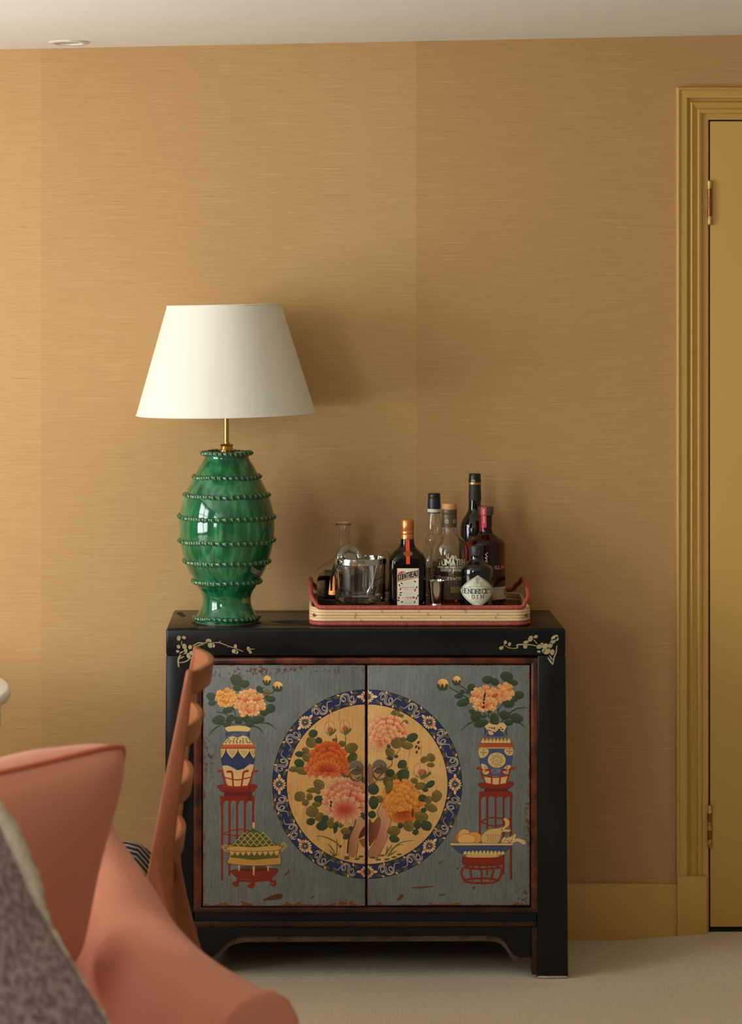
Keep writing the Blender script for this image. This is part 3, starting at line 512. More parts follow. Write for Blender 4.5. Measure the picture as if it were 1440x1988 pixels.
    dl = np.minimum(np.abs(xp - 393), np.abs(xp - 1029)); dm = np.abs(xp - 711); dt = yp - 1291; db = 1760 - yp
    wear = np.maximum.reduce([np.clip(1.0 - dl / (3 + 24 * np.clip(e - .5, 0, 1)), 0, 1), np.clip(1.0 - (dm - 1.8) / (1.4 + 2 * e), 0, 1), np.clip(1.0 - dt / (1.2 + 14 * np.clip(e - .48, 0, 1)), 0, 1), np.clip(1.1 - db / (2 + 50 * np.clip(e - .44, 0, 1)), 0, 1)])
    m = np.clip((wear - .45 + (e2 - .5) * .9) * 6, 0, 1); P.img += (br * (.8 + .5 * e2[..., None]) - P.img) * m[..., None]
    hi = np.clip((wear - .30 + (e2 - .5) * .9) * 6, 0, 1) * (1 - m); P.img += (np.array((150, 146, 132)) / 255. - P.img) * (hi * .5)[..., None]
    for cx_, cy_, sx, sy, dn in ((405, 1468, 12, 40, .55), (510, 1303, 22, 8, .52), (1025, 1600, 6, 60, .5), (560, 1300, 150, 7, .56), (1020, 1740, 26, 16, .5), (450, 1310, 40, 10, .57)):
        mm = np.clip((e2 - dn) * 9, 0, 1) * np.exp(-((xp - cx_) / sx) ** 2 - ((yp - cy_) / sy) ** 2); P.img += (np.array((92, 58, 38)) / 255. - P.img) * mm[..., None]
    P.at(310, 1480, 3.512)
    for pts in (((775, 332), (780, 290), (800, 268), (790, 310)), ((780, 905), (835, 900), (820, 935), (700, 942)), ((850, 770), (885, 735), (870, 765)), ((1030, 925), (1060, 905), (1040, 930))): P.poly(pts, (92, 48, 26))
    P.at(700, 1480, 3.4286)
    for pts in (((515, 670), (560, 652), (530, 675)), ((330, 838), (400, 828), (498, 826), (400, 842)), ((742, 835), (765, 828), (752, 850)), ((635, 708), (655, 700), (645, 715)), ((240, 915), (270, 880), (285, 895), (255, 922)), ((525, 880), (570, 878), (535, 892))): P.poly(pts, (104, 60, 30))
    return np.clip(P.img, 0, 1)
# ---------------------------------------------------------------- setting
M = {}
M['plaster'] = mat('warm_white_plaster', (246, 245, 239), .9, bump=(.05, (60, 60, 60), .002))
M['stone'] = mat('stone_wall_paint', (150, 144, 130), .9)
def grass(name, a, b):
    m = mat(name, a, .85, spec=.15); nt = m.node_tree; bs = nt.nodes['Principled BSDF']; tc = nt.nodes.new('ShaderNodeTexCoord')
    def n(sc, det, rough=.55):
        mp = nt.nodes.new('ShaderNodeMapping'); mp.inputs['Scale'].default_value = sc; link(nt, tc.outputs['Object'], mp.inputs[0])
        q = nt.nodes.new('ShaderNodeTexNoise'); q.inputs['Scale'].default_value = 1; q.inputs['Detail'].default_value = det; q.inputs['Roughness'].default_value = rough
        link(nt, mp.outputs[0], q.inputs['Vector']); return q.outputs['Fac']
    def mth(op, x, y):
        q = nt.nodes.new('ShaderNodeMath'); q.operation = op
        for i, s in enumerate((x, y)):
            if isinstance(s, (int, float)): q.inputs[i].default_value = s
            else: link(nt, s, q.inputs[i])
        return q.outputs[0]
    f1, f2, f3, f4 = n((9, 1, 560), 2), n((30, 1, 1100), 2), n((4, 1, 260), 3), n((900, 1, 200), 1)
    h = mth('ADD', mth('MULTIPLY', f1, .4), mth('ADD', mth('MULTIPLY', f2, .25), mth('ADD', mth('MULTIPLY', f3, .2), mth('MULTIPLY', f4, .15))))
    r = nt.nodes.new('ShaderNodeValToRGB'); e = r.color_ramp.elements; e[0].position = .36; e[1].position = .66; e[0].color = lin(a); e[1].color = lin(b)
    link(nt, h, r.inputs[0])
    def over(src, scale, lo, hi, col, amt):      # sparse slubs: single paler or darker yarns
        k = n(scale, 1, .4); rr = nt.nodes.new('ShaderNodeMapRange'); rr.inputs[1].default_value = lo; rr.inputs[2].default_value = hi; rr.inputs[4].default_value = amt; link(nt, k, rr.inputs[0])
        mx = nt.nodes.new('ShaderNodeMix'); mx.data_type = 'RGBA'; link(nt, rr.outputs[0], mx.inputs[0]); link(nt, src, mx.inputs[6]); mx.inputs[7].default_value = lin(col); return mx.outputs[2]
    c = over(r.outputs[0], (7, 1, 700), .66, .74, (226, 196, 150), .5); c = over(c, (11, 1, 640), .68, .76, (150, 106, 58), .5)
    link(nt, c, bs.inputs['Base Color'])
    bp = nt.nodes.new('ShaderNodeBump'); bp.inputs['Strength'].default_value = .25; bp.inputs['Distance'].default_value = .0015; link(nt, h, bp.inputs['Height']); link(nt, bp.outputs[0], bs.inputs['Normal'])
    return m
GR = [grass('ochre_grasscloth_a', (196, 155, 102), (211, 173, 120)), grass('ochre_grasscloth_b', (191, 151, 100), (206, 168, 116)), grass('ochre_grasscloth_c', (185, 143, 93), (200, 159, 110))]
M['ochre'] = mat('ochre_gloss_paint', (204, 161, 84), .42, bump=(.06, (40, 40, 40), .002))
M['black_gap'] = mat('dark_gap', (18, 14, 10), .9)
def struct(o): o['kind'] = 'structure'; return o
SL = .0195; CZ = 2.2453                         # the old ceiling rises slightly to the right
def cz(x): return CZ + (x - wx(0, 6.16)) * SL
# carpet: gently uneven, rising by the door
def fz(x, y):
    t = min(max((x - .62) / .28, 0), 1); t = t * t * (3 - 2 * t); u = min(max((y + .5) / .45, 0), 1)
    return .019 * t * u
v, f = [], []; gx = np.concatenate([np.linspace(XL - .2, -.9, 8), np.linspace(-.8, 1.2, 60), np.linspace(1.3, XR + .2, 5)]); gy = np.concatenate([np.linspace(YF - .2, -1.6, 14), np.linspace(-1.5, .1, 50)])
for y in gy:
    for x in gx: v.append((x, y, fz(x, y)))
for j in range(len(gy) - 1):
    for i in range(len(gx) - 1): b = j * len(gx) + i; f.append((b, b + 1, b + len(gx) + 1, b + len(gx)))
def carpet():
    m = mat('cream_ribbed_carpet', (196, 176, 146), .95, spec=.1); nt = m.node_tree; bs = nt.nodes['Principled BSDF']; tc = nt.nodes.new('ShaderNodeTexCoord')
    mp = nt.nodes.new('ShaderNodeMapping'); mp.inputs['Rotation'].default_value = (0, 0, math.radians(45)); link(nt, tc.outputs['Object'], mp.inputs[0])
    wv = nt.nodes.new('ShaderNodeTexWave'); wv.inputs['Scale'].default_value = 42; wv.inputs['Distortion'].default_value = 1.2; wv.inputs['Detail'].default_value = 2; wv.inputs['Detail Scale'].default_value = 3; link(nt, mp.outputs[0], wv.inputs['Vector'])
    nz = nt.nodes.new('ShaderNodeTexNoise'); nz.inputs['Scale'].default_value = 260; nz.inputs['Detail'].default_value = 3; link(nt, tc.outputs['Object'], nz.inputs['Vector'])
    mx = nt.nodes.new('ShaderNodeMath'); mx.operation = 'MULTIPLY_ADD'; link(nt, wv.outputs['Fac'], mx.inputs[0]); mx.inputs[1].default_value = .3; link(nt, nz.outputs['Fac'], mx.inputs[2])
    r = nt.nodes.new('ShaderNodeValToRGB'); e = r.color_ramp.elements; e[0].position = .3; e[1].position = .85; e[0].color = lin((190, 172, 144)); e[1].color = lin((226, 212, 188))
    link(nt, mx.outputs[0], r.inputs[0]); link(nt, r.outputs[0], bs.inputs['Base Color'])
    bp = nt.nodes.new('ShaderNodeBump'); bp.inputs['Strength'].default_value = .5; bp.inputs['Distance'].default_value = .003; link(nt, mx.outputs[0], bp.inputs['Height']); link(nt, bp.outputs[0], bs.inputs['Normal'])
    return m
struct(mesh('floor', v, f, carpet()))
c4 = [(x, y, cz(x) + dz) for x in (XL - .2, XR + .2) for y in (YF - .2, .12) for dz in (0, .1)]
struct(bevelled('ceiling', c4, BF, M['plaster'], w=0))
H2 = 2.45
wb = struct(box('wall_back', XL - .2, XR + .2, 0, .12, -.1, H2, M['plaster'], w=0))
sx = [80 - 728 * 2, 80 - 728, 80, 808, 1316 + 24, 1316 + 24 + 728]
for i in range(len(sx) - 1):
    a, b = max(wx(sx[i], 6.16), XL), min(wx(sx[i + 1], 6.16), XR)
    z0 = wz(1720, 6.16) - .02
    vv = [(x, y, z) for x in (a, b) for y in (-.0014, -.0001) for z in (z0, cz(x) + .02)]
    o = bevelled('wallpaper_panel', vv, BF, GR[[0, 0, 1, 2, 2][i]], wb, w=0)
wl = []   # left wall with the window and the added fill opening, joined boxes
def boxes(name, bs, m):
    v, f = [], []
    for (x0, x1, y0, y1, z0, z1) in bs:
        k = len(v); v += [(x, y, z) for x in (x0, x1) for y in (y0, y1) for z in (z0, z1)]; f += [tuple(i + k for i in q) for q in BF]
    return mesh(name, v, f, m, None, False)
A, B = XL - .12, XL
struct(boxes('wall_left', [(A, B, YF, VY0, -.1, H2), (A, B, VY1, WY0, -.1, H2), (A, B, WY1, .1, -.1, H2), (A, B, VY0, VY1, -.1, VZ0), (A, B, VY0, VY1, VZ1, H2), (A, B, WY0, WY1, -.1, WZ0), (A, B, WY0, WY1, WZ1, H2)], M['stone']))
struct(box('wall_right', XR, XR + .12, YF, .1, -.1, H2, M['stone'], w=0)); struct(box('wall_front', XL - .2, XR + .2, YF - .12, YF, -.1, H2, M['stone'], w=0))
M['white_paint'] = mat('white_gloss_paint', (232, 228, 216), .4)
for n, (y0, y1, z0, z1) in enumerate(((WY0, WY1, WZ0, WZ1), (VY0, VY1, VZ0, VZ1))):  # second entry frames the opening added for fill
    ym, zm = (y0 + y1) / 2, z0 + (z1 - z0) * .62; fw = .05
    o = struct(boxes('window_%d' % (n + 1), [(A, B + .01, y0, y0 + fw, z0, z1), (A, B + .01, y1 - fw, y1, z0, z1), (A, B + .01, y0 + fw, y1 - fw, z0, z0 + fw), (A, B + .01, y0 + fw, y1 - fw, z1 - fw, z1)], M['white_paint']))
    mu = boxes('mullion', [(A + .03, A + .08, ym - .03, ym + .03, z0 + fw, z1 - fw), (A + .03, A + .08, y0 + fw, ym - .03, zm - .014, zm + .014), (A + .03, A + .08, ym + .03, y1 - fw, zm - .014, zm + .014)], M['white_paint']); mu.parent = o
# baseboard, door casing, plinth, door
struct(bevelled('baseboard_back', [(x, y, z) for x in (XL, wx(1317, 6.145)) for y in (-.016, 0) for z in (-.06, wz(1716, 6.145))], BF, M['ochre'], w=.004))
prof = [(0, .001), (0, .019), (3, .021), (5, .0205), (6, .017), (20, .017), (21.5, .007), (26, .007), (28, .014), (30, .0165), (34, .013), (41, .009), (42, .0145), (44, .0155), (49, .013), (51, .007), (62, .007), (62, .001)]
k = 6.145 / F; xo, zt, zb, xf = wx(1313, 6.145), wz(170, 6.145), wz(1702, 6.145), XR - .02
v, f = [], []; n = len(prof)
for st in range(3):
    for d, p in prof: v.append([(xo + d * k, -p, zb), (xo + d * k, -p, zt - d * k), (xf, -p, zt - d * k)][st])
for st in range(2):
    for i in range(n - 1): f.append((st * n + i, st * n + i + 1, (st + 1) * n + i + 1, (st + 1) * n + i))
    f.append((st * n + n - 1, st * n, (st + 1) * n, (st + 1) * n + n - 1))
f.append(tuple(range(n - 1, -1, -1)))
tr = struct(mesh('trim_1', v, f, M['ochre'], None, True, None, 20))
box('plinth_block', wx(1314, 6.14), wx(1372, 6.14), -.024, 0, -.05, wz(1701, 6.14), M['ochre'], tr, .0025)
box('jamb', wx(1372, 6.15), wx(1376.2, 6.15), -.007, 0, -.05, wz(1701, 6.15), M['ochre'], tr, .001)
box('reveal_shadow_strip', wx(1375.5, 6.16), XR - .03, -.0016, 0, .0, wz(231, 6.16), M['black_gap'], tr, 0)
dx0, dz0, dz1 = wx(1378, 6.155), wz(1799, 6.155), wz(235.5, 6.155)
dr = struct(box('door_1', dx0, XR - .04, -.008, -.002, dz0, dz1, M['ochre'], w=.002))
M['hinge'] = mat('paint_chipped_brass', (212, 180, 110), .4, .3, noise=((150, 84, 44), (90, 90, 60), 2, .08))
M['hinge_dark'] = mat('worn_brass', (150, 92, 50), .35, .7)
for y0, y1 in ((351, 436), (1563, 1646)):
    hg = tube('hinge', [(wx(1377.5, 6.145), -.012, wz(y, 6.145)) for y in (y0 - 1, y1 + 1)], .003, M['hinge_dark'], dr, 8)
    for q in range(5):
        a, b = y0 + (y1 - y0) * q / 5, y0 + (y1 - y0) * (q + 1) / 5
        tube('knuckle', [(wx(1377.5, 6.145), -.012, wz(a + .7, 6.145)), (wx(1377.5, 6.145), -.012, wz(b - .7, 6.145))], .0056, M['hinge'] if q % 2 == 0 else M['hinge_dark'], hg, 12)
# ceiling downlight
dxc, dyc = wx(133, 6.02), 6.02 + CY; zc = cz(dxc)
dl = thing('recessed_downlight', (dxc, dyc, zc), 'round white recessed spotlight set flush in the ceiling', 'light')
lathe('trim_ring', [(.033, zc + .001), (.05, zc + .001), (.05, zc - .002), (.046, zc - .0045), (.036, zc - .004), (.033, zc + .001)], dxc, dyc, M['white_paint'], dl, 40, cap=False)
lathe('lamp_face', [(.0, zc - .001), (.02, zc - .0015), (.033, zc - .0005)], dxc, dyc, mat('frosted_lamp_glass', (200, 196, 184), .25, noise=((120, 116, 108), (80, 80, 80), 2, .1)), dl, 32)
# ---------------------------------------------------------------- painted cabinet
D0 = 5.8                                            # camera distance of the cabinet front
YFR, YBK = D0 + CY, -.016
fx = lambda p: wx(p, D0)
fzz = lambda p: wz(p, D0)
M['lacquer'] = mat('black_lacquer', (14, 14, 16), .27, noise=((22, 20, 20), (14, 14, 14), 3, .12), bump=(.12, (9, 9, 9), .004), spec=.32)
M['rubbed'] = mat('rubbed_red_brown_lacquer', (44, 17, 12), .3, noise=((116, 54, 30), (22, 22, 22), 4, .16), bump=(.1, (50, 50, 50), .002))
M['rubbed_dark'] = mat('dark_rubbed_lacquer', (26, 12, 9), .32, noise=((66, 30, 19), (18, 18, 18), 3, .16))
M['tan_edge'] = mat('worn_tan_edge', (92, 78, 54), .6, noise=((60, 46, 30), (40, 40, 40), 2, .2))
M['gold'] = mat('dull_gold_paint', (150, 134, 96), .45, noise=((172, 156, 118), (60, 60, 60), 2, .2))
cb = thing('painted_cabinet', (fx(711), (YFR + YBK) / 2, 0), 'black lacquered two-door cabinet with painted grey-blue doors and a flower medallion', 'cabinet')
ZT = fzz(1220); XA, XB = fx(322), fx(1098)
# top: frame with an inset panel (fine groove)
g = .075
tp = box('top_frame', XA, XB, YFR, YBK, ZT - .066, ZT - .001, M['lacquer'], cb, .006, 3)
box('top_panel', XA + g + .002, XB - g - .002, YFR + .05, YBK - .05, ZT - .01, ZT, M['lacquer'], cb, .001)
for a, b, c, d in ((XA + .004, XA + g, YFR + .004, YBK - .004), (XB - g, XB - .004, YFR + .004, YBK - .004), (XA + g + .0015, XB - g - .0015, YFR + .004, YFR + .0485), (XA + g + .0015, XB - g - .0015, YBK - .0485, YBK - .004)):
    box('top_rail', a, b, c, d, ZT - .004, ZT, M['lacquer'], cb, .001)
# posts: front legs flare a little to the foot
def post(x0, x1, xf0, xf1, y0, y1):
    v = [(x, y, z) for x, q in ((x0, xf0), (x1, xf1)) for y in (y0, y1) for x, z in ((q, .003), (x, ZT - .064))]
    return bevelled('leg', v, BF, M['lacquer'], cb, .004)
LW = fx(1098) - fx(1043)
pl = post(XA, XA + LW, fx(318), fx(318) + LW + .002, YFR, YFR + .055); pr = post(XB - LW, XB, fx(1041.5), fx(1103), YFR, YFR + .055)
post(XA, XA + LW, XA, XA + LW, YBK - .05, YBK); post(XB - LW, XB, XB - LW, XB + .004, YBK - .05, YBK)
M['chalk'] = mat('chalky_worn_foot', (206, 196, 176), .9, noise=((150, 130, 100), (200, 200, 200), 2, .25))
for p, a, b in ((pl, fx(322), fx(376)), (pr, fx(1044), fx(1101))): box('worn_foot_edge', a, b, YFR - .0012, YFR + .02, .0015, .0065, M['chalk'], p, .0012)
# rails and beads round the doors
def fbox(name, x0, x1, y0, y1, m, d0, d1, w=.003): return box(name, fx(x0), fx(x1), YFR + d0, YFR + d1, fzz(y1), fzz(y0), m, cb, w)
fbox('bottom_rail', 376, 1042, 1771, 1790, M['lacquer'], .003, .05)
fbox('bead_moulding', 374, 1045, 1277, 1289.5, M['rubbed'], -.001, .03, .0055)
fbox('bead_moulding', 374, 1045, 1761.5, 1772, M['rubbed_dark'], -.001, .03, .0045)
fbox('bead_moulding', 374.5, 392, 1277, 1772, M['rubbed'], -.0005, .03, .006)
fbox('bead_moulding', 1030.5, 1044, 1277, 1772, M['rubbed'], -.0005, .03, .0055)
fbox('apron_bead', 376, 1042, 1789, 1800, M['rubbed_dark'], .002, .04, .004)
fbox('inner_backing', 377, 1041, 1285, 1765, M['black_gap'], .026, .034, 0)
# apron with cut-out spandrels, worn lower edge
def apx(off):
    top = 1799; e = [(376, 1862 + off), (398, 1864 + off), (412, 1860 + off), (424, 1850 + off), (434, 1838 + off), (446, 1828 + off), (462, 1822 + off), (480, 1820 + off),
         (940, 1818 + off), (960, 1819 + off), (972, 1823 + off), (982, 1833 + off), (990, 1846 + off), (998, 1856 + off), (1010, 1860 + off), (1033, 1859 + off)]
    return [(fx(376), fzz(top))] + [(fx(a), fzz(b)) for a, b in e] + [(fx(1033), fzz(top))]
prism('apron', apx(0), 'y', YFR + .006, YFR + .03, M['lacquer'], cb, .0015)
prism('worn_apron_edge', [(x, z) for x, z in apx(12)], 'y', YFR + .012, YFR + .028, M['tan_edge'], cb, .0015)
fbox('leg_bead', 1032, 1043.5, 1800, 1893, M['rubbed_dark'], .001, .03, .003); fbox('leg_bead', 376, 384, 1800, 1893, M['rubbed'], .001, .03, .003)
# carcass: sides, back, bottom
for a, b in ((XA + .012, XA + .026), (XB - .026, XB - .012)): box('side_panel', a, b, YFR + .05, YBK - .045, .045, ZT - .06, M['lacquer'], cb, .002)
box('bottom_board', XA + .02, XB - .02, YFR + .035, YBK - .004, fzz(1800), fzz(1786), M['lacquer'], cb, .002)
box('back_board', XA + .03, XB - .03, YBK - .012, YBK - .002, .03, ZT - .06, M['lacquer'], cb, .001)
# doors with the painting
M['painting'] = pmat('painted_door_decoration', paint_doors(), .42, coat=.12)
uvf = lambda c: ((((c.x - CX) * F / D0 + 580) - 388) / 647, 1 - (((HC - c.z) * F / D0 + 580) - 1286) / 484)
M['bronze'] = mat('aged_bronze', (150, 132, 100), .35, .85, noise=((116, 98, 72), (120, 120, 120), 2, .2)); M['iron'] = mat('dark_iron_plate', (124, 104, 82), .5, 0.)
for nm, x0, x1, zb, kx in (('left', 393, 709.3, 1761, 691), ('right', 713, 1029, 1759.5, 736)):
    d = box('door', fx(x0), fx(x1), YFR + .004, YFR + .026, fzz(zb), fzz(1291.5), M['painting'], cb, .003, 3, uvf); d['label'] = 'grey-blue painted cabinet door, %s half of the flower medallion' % nm
    cxk, czk = fx(kx), fzz(1491 if nm == 'left' else 1489); yk = YFR + .004
    pl_ = lathe('backplate', [(0, 0), (.0165, 0), (.0172, .0012), (.016, .0024), (0, .0028)], 0, 0, M['iron'], None, 32)
    pl_.data.transform(Matrix.Translation((cxk, yk + .0002, czk)) @ Matrix.Rotation(math.pi / 2, 4, 'X')); adopt(pl_, d)
    tube('staple', sm3([(cxk, yk - .002, czk + .001), (cxk, yk - .008, czk + .003), (cxk, yk - .0095, czk - .001), (cxk, yk - .006, czk - .004)]), .0024, M['bronze'], d, 8)
    R = .0148; rc = czk - .0145
    tube('pull_ring', [(cxk + R * math.sin(t), yk - .0085 - .001 * math.cos(t), rc + R * math.cos(t)) for t in np.linspace(0, 2 * math.pi, 40, endpoint=False)], .0024, M['bronze'], d, 10, True)
# gold blossom sprays painted on the rail corners (flat paint)
def flat_shapes(name, blobs, strokes, k, ox, oy, par):
    v, f = [], []; y = YFR - .0004
    P = lambda p: (fx(ox + p[0] / k), y, fzz(oy + p[1] / k))
    for cx_, cy_, a, b, an in blobs:
        i0 = len(v); c, s = math.cos(math.radians(an)), math.sin(math.radians(an))
        for t in range(14):
            t = t * 2 * math.pi / 14; v.append(P((cx_ + a * math.cos(t) * c - b * math.sin(t) * s, cy_ + a * math.cos(t) * s + b * math.sin(t) * c)))
        f.append(tuple(range(i0, i0 + 14)))
    for pts, w in strokes:
        q = cr(pts, False, 6); i0 = len(v)
        for i in range(len(q)):
            t = q[min(i + 1, len(q) - 1)] - q[max(i - 1, 0)]; t = t / (np.hypot(*t) + 1e-9); ww = w * (.55 + .45 * math.sin(math.pi * (i + .5) / len(q))) / 2
            v += [P((q[i][0] - t[1] * ww, q[i][1] + t[0] * ww)), P((q[i][0] + t[1] * ww, q[i][1] - t[0] * ww))]
        f += [(i0 + 2 * i, i0 + 2 * i + 1, i0 + 2 * i + 3, i0 + 2 * i + 2) for i in range(len(q) - 1)]
    return mesh(name, v, f, M['gold'], par, False)
flat_shapes('gold_blossom_spray', [(130, 242, 13, 18, 10), (165, 238, 14, 11, 20), (168, 298, 15, 19, -20), (207, 303, 13, 15, 10), (175, 332, 13, 20, 20), (196, 362, 13, 20, -20), (212, 344, 12, 16, 30), (128, 300, 14, 12, 60), (122, 332, 12, 10, 20), (150, 345, 12, 16, 50), (333, 262, 20, 16, 10), (345, 290, 18, 18, 0), (366, 292, 10, 14, -20), (515, 300, 11, 18, 0), (508, 332, 18, 14, 20), (525, 338, 10, 12, 0), (607, 318, 12, 20, -30), (618, 338, 10, 9, 0), (470, 298, 8, 6, 0)],
    [(((150, 262), (148, 290)), 5), (((225, 295), (262, 275), (300, 276), (345, 268)), 8), (((235, 300), (270, 290), (300, 284)), 7), (((355, 275), (400, 272), (440, 285), (490, 303), (570, 333)), 6), (((390, 275), (415, 262)), 4), (((130, 440), (126, 395), (140, 360), (170, 335)), 13), (((135, 410), (180, 400), (215, 372)), 8), (((140, 380), (165, 365)), 8), (((600, 318), (645, 316)), 4)], 3.512, 310, 1170, cb)
flat_shapes('gold_blossom_spray', [(935, 302, 15, 12, -15), (962, 264, 11, 13, 10), (990, 276, 10, 13, 20), (1130, 240, 15, 22, 30), (1165, 226, 15, 11, -20), (1100, 262, 18, 10, -10), (1095, 292, 14, 14, 0), (1190, 292, 22, 14, -20), (1185, 326, 12, 8, 10), (1228, 290, 22, 17, -40), (1240, 325, 26, 18, -20), (1275, 330, 14, 20, 10), (1290, 232, 26, 15, -30), (1280, 258, 22, 14, -40), (1305, 240, 12, 14, 0), (1205, 275, 12, 8, -20), (1262, 285, 14, 20, 30), (1215, 320, 10, 12, 0)],
    [(((945, 295), (960, 275)), 4), (((960, 285), (985, 300), (1020, 305)), 4), (((1020, 305), (1045, 298), (1040, 282), (1080, 278), (1130, 280), (1170, 288)), 9), (((1150, 245), (1175, 275)), 5), (((1305, 285), (1300, 330), (1285, 370), (1280, 412)), 9), (((1245, 365), (1262, 390), (1278, 412)), 12), (((1255, 350), (1275, 380)), 8)], 3.4286, 700, 1170, cb)
# chipped scars in the lacquer of the top
M['scar'] = mat('lacquer_scar', (12, 10, 9), .7)
for pts in ([(342, 1190), (352, 1188), (361, 1196), (355, 1198)], [(523, 1207), (560, 1204), (600, 1205), (604, 1208), (560, 1211), (540, 1209)]):
    v = []
    for px, py in pts: d = (HC - ZT) * F / (py - 580); v.append((wx(px, d), d + CY, ZT + .0004))
    mesh('lacquer_scar', v, [tuple(range(len(v)))], M['scar'], cb, False)
# ---------------------------------------------------------------- table lamp
DL = 5.93; lx, ly = wx(440, DL), DL + CY; lz = lambda p: wz(p, DL); lr = lambda p: p * DL / F
def glaze():
    m = mat('green_majolica_glaze', (24, 104, 62), .07, coat=.6, spec=.6); nt = m.node_tree; bs = nt.nodes['Principled BSDF']; tc = nt.nodes.new('ShaderNodeTexCoord')
    def n(sc, det):
        mp = nt.nodes.new('ShaderNodeMapping'); mp.inputs['Scale'].default_value = sc; link(nt, tc.outputs['Object'], mp.inputs[0]); q = nt.nodes.new('ShaderNodeTexNoise'); q.inputs['Scale'].default_value = 1; q.inputs['Detail'].default_value = det; link(nt, mp.outputs[0], q.inputs['Vector']); return q.outputs['Fac']
    a, b = n((75, 75, 7), 3), n((14, 14, 10), 2); ad = nt.nodes.new('ShaderNodeMath'); ad.operation = 'MULTIPLY_ADD'; link(nt, a, ad.inputs[0]); ad.inputs[1].default_value = .6; 
    sc = nt.nodes.new('ShaderNodeMath'); sc.operation = 'MULTIPLY'; link(nt, b, sc.inputs[0]); sc.inputs[1].default_value = .4; link(nt, sc.outputs[0], ad.inputs[2])
    r = nt.nodes.new('ShaderNodeValToRGB'); e = r.color_ramp.elements; e[0].position = .36; e[1].position = .68; e[0].color = lin((8, 72, 40)); e[1].color = lin((62, 142, 96)); x = r.color_ramp.elements.new(.5); x.color = lin((22, 102, 60))
    link(nt, ad.outputs[0], r.inputs[0]); link(nt, r.outputs[0], bs.inputs['Base Color'])
    bp = nt.nodes.new('ShaderNodeBump'); bp.inputs['Strength'].default_value = .12; bp.inputs['Distance'].default_value = .004; link(nt, n((30, 30, 22), 2), bp.inputs['Height']); link(nt, bp.outputs[0], bs.inputs['Normal']); link(nt, bp.outputs[0], bs.inputs['Coat Normal']); return m
M['glaze'] = glaze()
def glaze_rope():
    m = mat('pinched_rope_glaze', (20, 84, 50), .1, coat=.5); nt = m.node_tree; bs = nt.nodes['Principled BSDF']; at = nt.nodes.new('ShaderNodeAttribute'); at.attribute_name = 'ridge'
    r = nt.nodes.new('ShaderNodeValToRGB'); e = r.color_ramp.elements; e[0].position = .4; e[1].position = .9; e[0].color = lin((14, 78, 46)); e[1].color = lin((118, 142, 92)); x = e.new(.75); x.color = lin((40, 108, 66))
    link(nt, at.outputs['Fac'], r.inputs[0]); link(nt, r.outputs[0], bs.inputs['Base Color']); return m
M['rope'] = glaze_rope(); M['clay'] = mat('bare_clay', (176, 128, 86), .9)
M['brass'] = mat('polished_brass', (196, 158, 84), .22, 1.); M['shade'] = mat('cream_linen_shade', (232, 228, 214), .9, noise=((227, 223, 209), (900, 900, 500), 2, .3), bump=(.06, (700, 700, 500), .001), spec=.2)
lt = thing('table_lamp', (lx, ly, ZT), 'green glazed pottery table lamp with a wide cream empire shade', 'lamp')
bp_ = [(57, 1206.5), (62, 1205), (63.5, 1201), (63, 1196), (58, 1193), (53.5, 1186), (50, 1179), (47.5, 1168), (48, 1156), (52, 1146), (57.5, 1138), (64, 1126), (70, 1115), (75.5, 1104), (81, 1089), (86.5, 1070), (90.5, 1050), (92.6, 1030), (92.4, 1010), (90, 990), (85.5, 972), (80, 957), (72, 940), (62, 922), (53, 905), (46, 894), (43.3, 888), (44, 884), (47.5, 881.5), (48.5, 879), (46, 877.5)]
pr_ = []
q = cr([(a, b) for a, b in bp_[3:27]], False, 4)
pr_ = [(lr(a), lz(b)) for a, b in [(57, 1206.6), (62, 1205), (63.5, 1201)]] + [(lr(a), lz(b)) for a, b in q] + [(lr(a), lz(b)) for a, b in bp_[27:]]
pr_ = [(r, max(z, ZT + .001)) for r, z in pr_]
body = lathe('pottery_body', pr_ + [(0, lz(877.5))], lx, ly, M['glaze'], lt, 96)
lathe('bare_clay_foot', [(lr(56), ZT), (lr(61.5), ZT), (lr(62), ZT + .002), (lr(58), ZT + .004)], lx, ly, M['clay'], lt, 64)
def rope(yc, rb, nb, amp=1., seed=0):
    v, f, rd = [], [], []; NS, NT = nb * 12, 16; rnd = random.Random(seed); ph = [rnd.uniform(-.35, .35) for _ in range(nb)]; am = [rnd.uniform(.8, 1.15) for _ in range(nb)]; z0 = lz(yc); wob = rnd.uniform(0, 6)
    for i in range(NS):
        th = 2 * math.pi * i / NS; u = nb * i / NS; b = int(u) % nb
        for k in range(NT):
            t = 2 * math.pi * k / NT; s = math.cos(2 * math.pi * (u - .5) + .8 * math.sin(t)); co_ = max(0, math.cos(t))   # slanted thumb prints
            dent = (.5 + .5 * s) ** .75 * co_ ** .8                                                                         # 1 in the hollow
            rr = lr(4.2) * amp * (1.25 - .75 * dent * am[b]); zz = lr(5.0) * amp * (1.05 - .28 * (.5 - .5 * s))
            r = lr(rb) + rr * math.cos(t) + lr(.6); z = z0 + zz * math.sin(t) + .0009 * math.sin(3 * th + wob) + .0006 * math.sin(7 * th + wob * 2)
            v.append((lx + r * math.sin(th), ly - r * math.cos(th), z)); rd.append((1 - min(1, dent * 1.3)) * (1 if math.cos(t) > .05 else .2))
    for i in range(NS):
        for k in range(NT): f.append((i * NT + k, i * NT + (k + 1) % NT, ((i + 1) % NS) * NT + (k + 1) % NT, ((i + 1) % NS) * NT + k))
    me = bpy.data.meshes.new('rope_band'); me.from_pydata(v, [], f); me.update(); a = me.attributes.new('ridge', 'FLOAT', 'POINT'); a.data.foreach_set('value', rd); me.polygons.foreach_set('use_smooth', [True] * len(f))
    return obj('rope_band', me, M['rope'], lt)
